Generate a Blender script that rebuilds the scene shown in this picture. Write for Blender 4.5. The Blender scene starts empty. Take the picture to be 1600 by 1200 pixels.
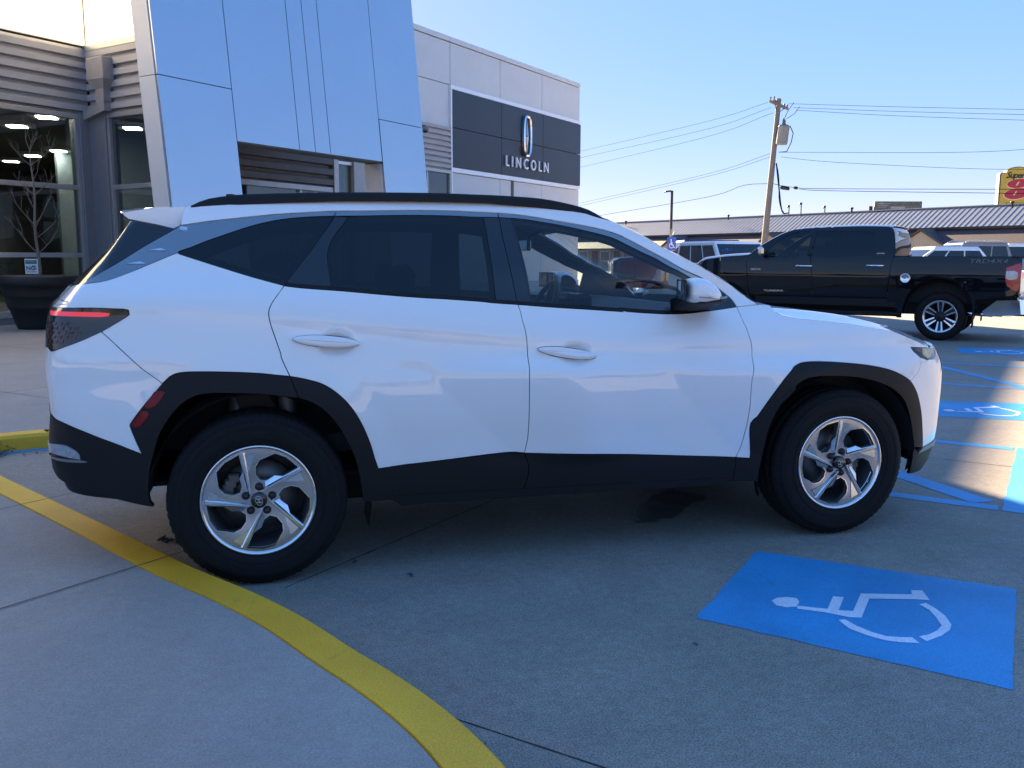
import bpy, bmesh, math, random
import numpy as np
from mathutils import Vector, Matrix, geometry
random.seed(7); rng = np.random.default_rng(7)
SC = bpy.context.scene; COL = SC.collection; R = math.radians
# ---------------------------------------------------------------- camera, sky, sun, exposure
cd = bpy.data.cameras.new('camera'); cam = bpy.data.objects.new('camera', cd); COL.objects.link(cam); SC.camera = cam
cd.sensor_width = 36; cd.lens = 36*1390.484/1600; cd.clip_start = .05; cd.clip_end = 3000
CAM = Vector((.0948, -4.6431, 1.3628)); _yaw, _pit, _rol = .258995, .140883, .0017825
_fw = Vector((math.sin(_yaw)*math.cos(_pit), math.cos(_yaw)*math.cos(_pit), -math.sin(_pit)))
_r = Vector((math.cos(_yaw), -math.sin(_yaw), 0)); _u = _r.cross(_fw)
_r2 = _r*math.cos(_rol)+_u*math.sin(_rol); _u2 = _u*math.cos(_rol)-_r*math.sin(_rol)
cam.matrix_world = Matrix(((_r2.x, _u2.x, -_fw.x, CAM.x), (_r2.y, _u2.y, -_fw.y, CAM.y), (_r2.z, _u2.z, -_fw.z, CAM.z), (0, 0, 0, 1)))
SUN_AZ, SUN_EL = R(-6), R(21.5)                            # azimuth from +Y towards +X
wd = bpy.data.worlds.new('World'); SC.world = wd; wd.use_nodes = True
wn = wd.node_tree.nodes; sky = wn.new('ShaderNodeTexSky'); sky.sky_type = 'NISHITA'; sky.sun_disc = False
sky.sun_elevation = SUN_EL; sky.sun_rotation = SUN_AZ; sky.altitude = 200; sky.air_density = 1.0; sky.dust_density = .2; sky.ozone_density = 6.0
gmn = wn.new('ShaderNodeGamma'); gmn.inputs[1].default_value = .22; hsn = wn.new('ShaderNodeHueSaturation'); hsn.inputs['Saturation'].default_value = 2.6
wd.node_tree.links.new(sky.outputs[0], gmn.inputs[0]); wd.node_tree.links.new(gmn.outputs[0], hsn.inputs['Color']); tin = wn.new('ShaderNodeMix'); tin.data_type = 'RGBA'; tin.blend_type = 'MULTIPLY'; tin.inputs['Factor'].default_value = 1; tin.inputs[7].default_value = (.98, .885, 1.17, 1)
wd.node_tree.links.new(hsn.outputs[0], tin.inputs[6]); wd.node_tree.links.new(tin.outputs[2], wn['Background'].inputs[0])
wn['Background'].inputs[1].default_value = .10
sl = bpy.data.lights.new('sun', 'SUN'); sl.energy = 5.0; sl.angle = R(.53); sl.color = (1, .77, .50)
sun = bpy.data.objects.new('sun', sl); COL.objects.link(sun)
SUN = Vector((math.sin(SUN_AZ)*math.cos(SUN_EL), math.cos(SUN_AZ)*math.cos(SUN_EL), math.sin(SUN_EL)))
sun.rotation_euler = SUN.to_track_quat('Z', 'Y').to_euler()
vs = SC.view_settings; vs.view_transform = 'Standard'; vs.look = 'None'; vs.gamma = 1; vs.use_curve_mapping = False; vs.exposure = 2.88
SC.cycles.max_bounces = 8; SC.cycles.transparent_max_bounces = 24; SC.cycles.caustics_reflective = False; SC.cycles.caustics_refractive = False
# the lot's own axes: U along the showroom front (away to the right), N out of it into the lot
_a = R(46.4); U = Vector((math.sin(_a), math.cos(_a), 0)); N = Vector((math.cos(_a), -math.sin(_a), 0)); Z = Vector((0, 0, 1))
def uv(u, v, z=0.): return U*u+N*v+Z*z
# ---------------------------------------------------------------- helpers
def node(nt, t, **k):
    n = nt.nodes.new(t)
    for a, b in k.items(): setattr(n, a, b)
    return n
MATS = {}
def mat(name, col, rough=.5, metal=0., var=.0, scale=6., bump=0., bscale=60., coat=0., spec=.5, col2=None, coords='Object', stretch=None, emit=0., ior=1.5, trans=0., coat_ior=1.5):
    """a principled material with noise in its colour, roughness and relief"""
    if name in MATS: return MATS[name]
    m = bpy.data.materials.new(name); m.use_nodes = True; nt = m.node_tree; b = nt.nodes['Principled BSDF']; L = nt.links.new
    c = (*col, 1); b.inputs['Roughness'].default_value = rough; b.inputs['Metallic'].default_value = metal
    b.inputs['Coat Weight'].default_value = coat; b.inputs['Coat Roughness'].default_value = .015; b.inputs['Coat IOR'].default_value = coat_ior; b.inputs['Specular IOR Level'].default_value = spec
    b.inputs['Base Color'].default_value = c; b.inputs['IOR'].default_value = ior; b.inputs['Transmission Weight'].default_value = trans
    if emit: b.inputs['Emission Color'].default_value = c; b.inputs['Emission Strength'].default_value = emit
    if var or bump or col2:
        tc = node(nt, 'ShaderNodeTexCoord'); mp = node(nt, 'ShaderNodeMapping')
        if stretch: mp.inputs['Scale'].default_value = stretch
        L(tc.outputs[coords], mp.inputs[0])
        if var or col2:
            n1 = node(nt, 'ShaderNodeTexNoise'); n1.inputs['Scale'].default_value = scale; n1.inputs['Detail'].default_value = 6; n1.inputs['Roughness'].default_value = .65
            L(mp.outputs[0], n1.inputs[0])
            r = node(nt, 'ShaderNodeValToRGB'); r.color_ramp.elements[0].position = .32; r.color_ramp.elements[1].position = .68
            d = col2 if col2 else tuple(min(1, x*(1+var)) for x in col)
            e = col if col2 else tuple(x*(1-var) for x in col)
            r.color_ramp.elements[0].color = (*e, 1); r.color_ramp.elements[1].color = (*d, 1)
            L(n1.outputs[0], r.inputs[0]); L(r.outputs[0], b.inputs['Base Color'])
        if bump:
            n2 = node(nt, 'ShaderNodeTexNoise'); n2.inputs['Scale'].default_value = bscale; n2.inputs['Detail'].default_value = 4
            L(mp.outputs[0], n2.inputs[0]); bp = node(nt, 'ShaderNodeBump'); bp.inputs['Strength'].default_value = bump; bp.inputs['Distance'].default_value = .01
            L(n2.outputs[0], bp.inputs['Height']); L(bp.outputs[0], b.inputs['Normal'])
    MATS[name] = m; return m
def glass_mat(name, tint, refl=(1, 1, 1), ior=1.52, rough=0.):
    """one pane of glass: tinted see-through plus a Fresnel reflection"""
    if name in MATS: return MATS[name]
    m = bpy.data.materials.new(name); m.use_nodes = True; nt = m.node_tree; L = nt.links.new
    nt.nodes.remove(nt.nodes['Principled BSDF']); o = nt.nodes['Material Output']
    t = node(nt, 'ShaderNodeBsdfTransparent'); t.inputs[0].default_value = (*tint, 1)
    g = node(nt, 'ShaderNodeBsdfGlossy'); g.inputs['Roughness'].default_value = rough; g.inputs[0].default_value = (*refl, 1)
    f = node(nt, 'ShaderNodeFresnel'); ge = node(nt, 'ShaderNodeNewGeometry'); iv = node(nt, 'ShaderNodeMapRange'); iv.inputs[3].default_value = ior; iv.inputs[4].default_value = 1/ior; L(ge.outputs['Backfacing'], iv.inputs[0]); L(iv.outputs[0], f.inputs[0])   # a thin pane reflects alike from both sides
    mx = node(nt, 'ShaderNodeMixShader'); L(f.outputs[0], mx.inputs[0]); L(t.outputs[0], mx.inputs[1]); L(g.outputs[0], mx.inputs[2]); L(mx.outputs[0], o.inputs[0])
    MATS[name] = m; return m
class MB:
    """collects faces and links them as one mesh object"""
    def __init__(s): s.v = []; s.f = []; s.m = []; s.sm = []
    def add(s, vs, fs, mi=0, smooth=False):
        k = len(s.v); s.v.extend([tuple(map(float, p)) for p in vs])
        for f in fs: s.f.append([i+k for i in f]); s.m.append(mi); s.sm.append(smooth)
        return s
    def box(s, o, ax, ay, az, mi=0):
        """box spanned from corner o by three edge vectors"""
        o, ax, ay, az = map(Vector, (o, ax, ay, az))
        p = [o, o+ax, o+ax+ay, o+ay]; p += [q+az for q in p]
        f = [(0, 3, 2, 1), (4, 5, 6, 7), (0, 1, 5, 4), (1, 2, 6, 5), (2, 3, 7, 6), (3, 0, 4, 7)]
        if ax.cross(ay).dot(az) < 0: f = [t[::-1] for t in f]
        return s.add(p, f, mi)
    def bev(s, o, ax, ay, az, b=.01, mi=0):
        """box with chamfered edges"""
        o, ax, ay, az = map(Vector, (o, ax, ay, az)); c = o+(ax+ay+az)/2; h = [ax/2, ay/2, az/2]; pts = []
        for k in range(3):
            i, j = (k+1) % 3, (k+2) % 3
            for sk in (-1, 1):
                for si in (-1, 1):
                    for sj in (-1, 1):
                        pts.append(c+h[k]*sk+(h[i]-h[i].normalized()*b)*si+(h[j]-h[j].normalized()*b)*sj)
        bm = bmesh.new(); vv = [bm.verts.new(p) for p in pts]; bmesh.ops.convex_hull(bm, input=vv)
        bm.verts.index_update(); bm.verts.ensure_lookup_table()
        s.add([v.co.copy() for v in bm.verts], [[v.index for v in f.verts] for f in bm.faces], mi); bm.free(); return s
    def prism(s, poly, depth, mi=0, mi_side=None):
        """closed planar polygon (3D points) swept by vector depth"""
        poly = [Vector(p) for p in poly]; d = Vector(depth); n = len(poly); nn = Vector((0, 0, 0))
        for i in range(n): nn += poly[i].cross(poly[(i+1) % n])
        if nn.dot(d) > 0: poly = poly[::-1]
        tri = geometry.tessellate_polygon([poly])
        s.add(poly, [t for t in tri], mi); s.fixlast(len(tri), -d)
        q = [p+d for p in poly]; s.add(q, [t for t in tri], mi); s.fixlast(len(tri), d)
        ms = mi if mi_side is None else mi_side
        s.add(poly+q, [(i, i+n, (i+1) % n+n, (i+1) % n) for i in range(n)], ms)
        return s
    def fixlast(s, k, d):
        for i in range(len(s.f)-k, len(s.f)):
            a, b, c = [Vector(s.v[j]) for j in s.f[i][:3]]
            if (b-a).cross(c-a).dot(d) < 0: s.f[i] = s.f[i][::-1]
    def tube(s, path, rad, n=8, mi=0, caps=True):
        path = [Vector(p) for p in path]; rad = rad if hasattr(rad, '__len__') else [rad]*len(path); rings = []; up = None
        for i, p in enumerate(path):
            t = (path[min(i+1, len(path)-1)]-path[max(i-1, 0)]).normalized()
            if up is None: up = Vector((0, 0, 1)) if abs(t.z) < .9 else Vector((1, 0, 0))
            a = t.cross(up).normalized(); b = a.cross(t).normalized(); up = b
            rings.append([p+(a*math.cos(2*math.pi*k/n)+b*math.sin(2*math.pi*k/n))*rad[i] for k in range(n)])
        vs = [q for r in rings for q in r]; fs = []
        for i in range(len(path)-1):
            for k in range(n): fs.append((i*n+k, i*n+(k+1) % n, (i+1)*n+(k+1) % n, (i+1)*n+k))
        s.add(vs, fs, mi, True)
        if caps: s.add(rings[0], [tuple(range(n))[::-1]], mi); s.add(rings[-1], [tuple(range(n))], mi)
        return s
    def lathe(s, prof, o, axis, ref, n=48, mi=0, mod=None, closed=False):
        """profile of (along axis, radius) turned about axis"""
        o, axis, ref = Vector(o), Vector(axis).normalized(), Vector(ref).normalized(); b = axis.cross(ref); vs = []; m = len(prof)
        for k in range(n):
            a = 2*math.pi*k/n; d = ref*math.cos(a)+b*math.sin(a)
            for j, (x, r) in enumerate(prof): vs.append(o+axis*x+d*(r if mod is None else mod(j, k, r)))
        fs = [(k*m+j, ((k+1) % n)*m+j, ((k+1) % n)*m+j+1, k*m+j+1) for k in range(n) for j in range(m-1)]
        return s.add(vs, fs, mi, True)
    def grid(s, P, mi=0, smooth=True, flip=False):
        P = np.asarray(P); a, b = P.shape[:2]
        fs = [(i*b+j, (i+1)*b+j, (i+1)*b+j+1, i*b+j+1) for i in range(a-1) for j in range(b-1)]
        if flip: fs = [f[::-1] for f in fs]
        return s.add(P.reshape(-1, 3), fs, mi, smooth)
    def sphere(s, c, rx, ry=None, rz=None, n=16, mi=0):
        ry = ry or rx; rz = rz or rx; P = [[(c[0]+rx*math.sin(t)*math.cos(p), c[1]+ry*math.sin(t)*math.sin(p), c[2]+rz*math.cos(t)) for p in np.linspace(0, 2*math.pi, n+1)] for t in np.linspace(0.001, math.pi-.001, n//2+1)]
        return s.grid(P, mi, True)
    def xform(s, M):
        s.v = [tuple(M @ Vector(p)) for p in s.v]; return s
    def mirror_y(s):
        k = len(s.v); nf = len(s.f); s.v += [(x, -y, z) for x, y, z in s.v]
        for i in range(nf): s.f.append([j+k for j in s.f[i]][::-1]); s.m.append(s.m[i]); s.sm.append(s.sm[i])
        return s
    def mirrored(s):
        q = MB(); q.v = [(x, -y, z) for x, y, z in s.v]; q.f = [f[::-1] for f in s.f]; q.m = list(s.m); q.sm = list(s.sm); return q
    def join(s, o):
        k = len(s.v); s.v += o.v; s.f += [[i+k for i in f] for f in o.f]; s.m += o.m; s.sm += o.sm; return s
    def build(s, name, mats, parent=None, off=None, bevel=0.):
        if not isinstance(mats, (list, tuple)): mats = [mats]
        if off is None and parent is not None: off = parent.get('_o', None)
        o = Vector(off) if off is not None else Vector((0, 0, 0))
        me = bpy.data.meshes.new(name); me.from_pydata([tuple(Vector(p)-o) for p in s.v], [], s.f)
        for m in mats: me.materials.append(m)
        me.polygons.foreach_set('material_index', s.m); me.polygons.foreach_set('use_smooth', s.sm); me.validate(); me.update()
        ob = bpy.data.objects.new(name, me); COL.objects.link(ob)
        if parent is not None:
            ob.parent = parent
            if parent.get('_o', None) is not None: ob['_o'] = parent['_o']
        elif off is not None: ob.location = o
        if bevel:
            bm = ob.modifiers.new('bevel', 'BEVEL'); bm.width = bevel; bm.segments = 2; bm.limit_method = 'ANGLE'; bm.angle_limit = R(40)
        return ob
def tag(o, label=None, cat=None, group=None, kind=None):
    if label: o['label'] = label
    if cat: o['category'] = cat
    if group: o['group'] = group
    if kind: o['kind'] = kind
    return o
def thing(name, label, cat, loc=(0, 0, 0), rotz=0., group=None, world=False):
    """an Empty at the thing's base; world=True when its parts come in scene coordinates"""
    o = bpy.data.objects.new(name, None); COL.objects.link(o); o.location = loc; o.rotation_euler = (0, 0, rotz); o.empty_display_size = .3
    if world: o['_o'] = tuple(loc)
    return tag(o, label, cat, group)
def copy_tree(o, parent=None):
    c = o.copy(); COL.objects.link(c); c.parent = parent
    for ch in list(o.children): copy_tree(ch, c)
    return c
def text_mb(txt, size, depth, o, ax, ay, shear=0., spacing=1., width=1., bold=0., align='LEFT'):
    """lettering as solid geometry: o lower-left, ax reading direction, ay up"""
    cu = bpy.data.curves.new('lettering', 'FONT'); cu.body = txt; cu.size = 1; cu.shear = shear; cu.space_character = spacing; cu.extrude = .5; cu.offset = bold; cu.align_x = align; cu.resolution_u = 3
    ob = bpy.data.objects.new('lettering', cu); COL.objects.link(ob); dg = bpy.context.evaluated_depsgraph_get()
    me = bpy.data.meshes.new_from_object(ob.evaluated_get(dg)); bpy.data.objects.remove(ob); bpy.data.curves.remove(cu)
    ax, ay, o = Vector(ax).normalized(), Vector(ay).normalized(), Vector(o); an = ax.cross(ay); k = size/.7      # size is the cap height
    m = MB(); m.add([o+ax*(v.co.x*k*width)+ay*(v.co.y*k)+an*((v.co.z+.5)*depth) for v in me.vertices], [list(p.vertices) for p in me.polygons])
    bpy.data.meshes.remove(me); return m
# -- flat outlines turned into dense, curved panels
def inside(poly, pts):
    x, y = pts[:, 0], pts[:, 1]; r = np.zeros(len(pts), bool); n = len(poly); j = n-1
    for i in range(n):
        xi, yi = poly[i]; xj, yj = poly[j]
        c = ((yi > y) != (yj > y)) & (x < (xj-xi)*(y-yi)/(yj-yi+1e-12)+xi); r ^= c; j = i
    return r
def seg_dist(poly, pts):
    d = np.full(len(pts), 1e9); n = len(poly)
    for i in range(n):
        a = poly[i]; b = poly[(i+1) % n]; ab = b-a; t = np.clip(((pts-a)@ab)/(ab@ab+1e-12), 0, 1); q = a+t[:, None]*ab
        d = np.minimum(d, np.hypot(*(pts-q).T))
    return d
def area2(p): x, y = p[:, 0], p[:, 1]; return (x*np.roll(y, -1)-np.roll(x, -1)*y).sum()
def inset_poly(p, d):
    if d == 0: return p
    e = np.roll(p, -1, 0)-p; e /= np.linalg.norm(e, axis=1)[:, None]+1e-12; nr = np.stack([-e[:, 1], e[:, 0]], 1)   # CCW: inward
    a = np.roll(nr, 1, 0); m = a+nr; k = (m*m).sum(1); m = 2*m/np.maximum(k, .8)[:, None]
    return p+m*d
def smooth_chain(pts, step=.02):
    pts = np.asarray(pts, float)
    if len(pts) < 3:
        L = np.linalg.norm(pts[-1]-pts[0]); n = max(2, int(L/step)+1); return np.linspace(pts[0], pts[-1], n)
    q, L = spline_pts(pts, 200); n = max(3, int(L/step)+1); return spline_pts(pts, n)[0]
def loop(*chains, step=.02):
    """closed outline from chains; each chain is smoothed, chain ends stay corners"""
    out = []
    for c in chains:
        c = [c] if isinstance(c, tuple) else c
        q = np.asarray(c, float) if len(c) == 1 else smooth_chain(c, step)
        out.extend(q.tolist())
    r = [np.array(out[0])]
    for q in out[1:]:
        q = np.array(q)
        if np.hypot(*(q-r[-1])) > step*.22: r.append(q)
    if np.hypot(*(r[0]-r[-1])) < step*.22: r.pop()
    # fill long straight jumps
    f = []
    for i, a in enumerate(r):
        b = r[(i+1) % len(r)]; n = max(1, int(np.hypot(*(b-a))/(step*1.5)))
        for k in range(n): f.append(a+(b-a)*k/n)
    f = np.array(f)
    return f if area2(f) > 0 else f[::-1]
def cdt(poly, holes=(), res=.03):
    rings = [poly]+list(holes); lo, hi = poly.min(0), poly.max(0)
    gx = np.arange(lo[0]+res*.5, hi[0], res); gy = np.arange(lo[1]+res*.5, hi[1], res*.866); P = []
    for j, y in enumerate(gy): P.append(np.stack([gx+(res/2 if j % 2 else 0), np.full(len(gx), y)], 1))
    P = np.concatenate(P) if P else np.zeros((0, 2))
    if len(P):
        ok = inside(poly, P)
        for h in holes: ok &= ~inside(h, P)
        P = P[ok]
        for r in rings:
            if len(P): P = P[seg_dist(r, P) > res*.45]
    vs = []; ed = []
    for r in rings:
        k = len(vs); vs += [tuple(q) for q in r]; ed += [(k+i, k+(i+1) % len(r)) for i in range(len(r))]
    nb = len(vs); vs += [tuple(q) for q in P]
    v, e, f, *_ = geometry.delaunay_2d_cdt([Vector(q) for q in vs], ed, [], 1, 1e-6)
    V_ = np.array([tuple(q) for q in v]); f = [list(t) for t in f]
    if holes:
        c = np.array([V_[t].mean(0) for t in f]); bad = np.zeros(len(f), bool)
        for h in holes: bad |= inside(h, c)
        f = [t for t, k in zip(f, bad) if not k]
    return V_, f, rings
def panel(poly, pos, nrm, inset=.002, depth=.014, lift=0., res=.03, holes=(), back=False):
    """curved sheet with turned-in edges over the surface pos(a, b)"""
    p = inset_poly(poly, inset); v, f, rings = cdt(p, holes, res)
    def at(q, l): return pos(q[:, 0], q[:, 1])+nrm(q[:, 0], q[:, 1])*l
    m = MB(); m.add(at(v, lift), f, 0, True)
    if depth:
        for k, r in enumerate(rings):
            a, b = at(r, lift), at(r, lift-depth); n = len(r)
            fs = [(i, i+n, (i+1) % n+n, (i+1) % n) for i in range(n)]
            if area2(r) < 0: fs = fs
            m.add(np.vstack([a, b]), fs, 0, True)
            if k: m.f[-n:] = [t[::-1] for t in m.f[-n:]] if area2(r) > 0 else m.f[-n:]
    return m
# ---------------------------------------------------------------- SUV body surface
def spline_pts(P, n):
    """smooth (centripetal-ish Catmull-Rom) resample of a polyline into n points"""
    P = np.asarray(P, float); m = len(P)
    Q = np.vstack([2*P[0]-P[1], P, 2*P[-1]-P[-2]])
    out = []
    per = 24
    for i in range(m-1):
        p0, p1, p2, p3 = Q[i], Q[i+1], Q[i+2], Q[i+3]
        for k in range(per):
            t = k/per
            out.append(.5*((2*p1)+(-p0+p2)*t+(2*p0-5*p1+4*p2-p3)*t*t+(-p0+3*p1-3*p2+p3)*t**3))
    out.append(P[-1]); out = np.array(out)
    L = np.r_[0, np.cumsum(np.linalg.norm(np.diff(out, axis=0), axis=1))]
    s = np.linspace(0, L[-1], n)
    return np.stack([np.interp(s, L, out[:, k]) for k in range(P.shape[1])], 1), L[-1]
def sstep(a, b, x):
    t = np.clip((x-a)/(b-a), 0, 1); return t*t*(3-2*t)
PLAN = [(-.955, 0), (-.895, -.35), (-.842, -.6), (-.806, -.74), (-.758, -.82), (-.655, -.874), (-.45, -.905), (-.15, -.920),
        (.4, -.926), (1.2, -.926), (2.3, -.927), (2.75, -.926), (2.98, -.915), (3.15, -.892), (3.29, -.852), (3.41, -.785),
        (3.50, -.70), (3.57, -.58), (3.625, -.41), (3.655, -.2), (3.66, 0)]
PC, PLEN = spline_pts(PLAN, 1201)
_tan = np.gradient(PC, axis=0); _tan /= np.linalg.norm(_tan, axis=1)[:, None]
PN = np.stack([_tan[:, 1], -_tan[:, 0]], 1)            # outward plan normal
_an = np.stack([np.clip(PC[:, 0], .30, 2.5), 0*PC[:, 0]], 1)
PD = PC-_an; PD /= np.linalg.norm(PD, axis=1)[:, None]
PD = PD/np.sum(PD*PN, 1)[:, None].clip(.5, 1)
SS = np.linspace(0, PLEN, 1201)
ZSIDE = [(.12, .085), (.2, .06), (.3, .036), (.4, .022), (.5, .014), (.6, .007), (.7, .002), (.77, 0), (.82, .001), (.86, .004), (.9, .009), (.95, .0155), (1.0, .0215), (1.03, .0245), (1.05, .0255),
         (1.085, .0265), (1.105, .0295), (1.14, .041), (1.18, .062), (1.22, .086), (1.3, .132), (1.4, .185), (1.5, .246), (1.56, .29), (1.6, .322), (1.64, .368), (1.70, .46)]
ZREAR = [(.12, .16), (.2, .10), (.3, .045), (.4, .02), (.5, .006), (.6, .0), (.7, .012), (.8, .006), (.9, .0), (1.0, .008), (1.08, .018), (1.14, .03), (1.18, .06),
         (1.24, .115), (1.3, .175), (1.4, .275), (1.5, .375), (1.6, .47), (1.7, .57)]
ZFRONT = [(.12, .20), (.2, .11), (.3, .042), (.38, .018), (.45, .008), (.55, .004), (.7, 0), (.78, .002), (.84, .018), (.9, .05), (.96, .10), (1.02, .2), (1.1, .36), (1.7, 1.2)]
def _smooth_table(T):
    T = np.array(T); z = np.linspace(.12, 1.7, 400); o = np.interp(z, T[:, 0], T[:, 1])
    k = np.hanning(13); k /= k.sum(); op = np.r_[o[0]+(o[0]-o[1:7])[::-1], o, o[-1]+(o[-1]-o[-7:-1])[::-1]]
    return z, np.convolve(op, k, 'valid')
TS, TR, TF = _smooth_table(ZSIDE), _smooth_table(ZREAR), _smooth_table(ZFRONT)
CREASES = [((.66, .93), (1.055, .53)), ((1.79, .89), (2.15, .465))]
DENTS = [(.33, 1.005), (1.375, .935)]
DENT_K = 1.
def suv_off(s, z):
    nx = np.interp(s, SS, PN[:, 0]); x = np.interp(s, SS, PC[:, 0])
    wf = sstep(.25, .9, nx); wr = sstep(.25, .9, -nx)
    zs = z+.105*np.clip(x-.53, -.9, 1.1)*sstep(.84, .96, z)*sstep(1.34, 1.16, z)   # the shoulder line falls towards the front
    o = (1-wf-wr)*np.interp(zs, *TS)+wr*np.interp(z, *TR)+wf*np.interp(z, *TF)
    o = o+.05*sstep(1.2, 2.2, x)*sstep(1.0, 1.2, z)*(1-wf)
    side = (1-wf)*(1-wr)
    for cx in (0., 2.755):                                # flared arch lips
        r = np.hypot(x-cx, (z-.39)*1.05)
        o = o-.013*sstep(.64, .47, r)*side
    for (a, b) in CREASES:                                # diagonal facets pressed into the doors
        ax, az = a; bx, bz = b; L = math.hypot(bx-ax, bz-az)
        d = ((x-ax)*(-(bz-az))+(z-az)*(bx-ax))/L*1.0       # >0 to the upper right of the line
        fade = sstep(az+.02, az-.06, z)*sstep(.43, .49, z)
        o = o+(.005*np.clip((d+.2)/.2, 0, 1)-.046*np.clip(d/.42, 0, 1))*sstep(ax+1.05, ax+.62, x)*fade*side
    for (hx, hz) in DENTS:                                # finger cups behind the handles
        o = o+DENT_K*.026*sstep(1., .45, np.hypot((x-hx)/.088, (z-hz)/.056))
    o = o+.006*sstep(.70, .55, z)*sstep(.25, .6, x)*sstep(2.3, 2.0, x)
    return o
def suv_pos(s, z):
    s = np.asarray(s, float); z = np.asarray(z, float); o = suv_off(s, z)
    x = np.interp(s, SS, PC[:, 0])-o*np.interp(s, SS, PD[:, 0])
    y = np.interp(s, SS, PC[:, 1])-o*np.interp(s, SS, PD[:, 1])
    return np.stack([x, y, z+0*x], -1)
def suv_nrm(s, z, e=.004):
    a = suv_pos(s+e, z)-suv_pos(s-e, z); b = suv_pos(s, z+e)-suv_pos(s, z-e)
    n = np.cross(a, b); return n/np.linalg.norm(n, axis=-1)[..., None]
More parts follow.
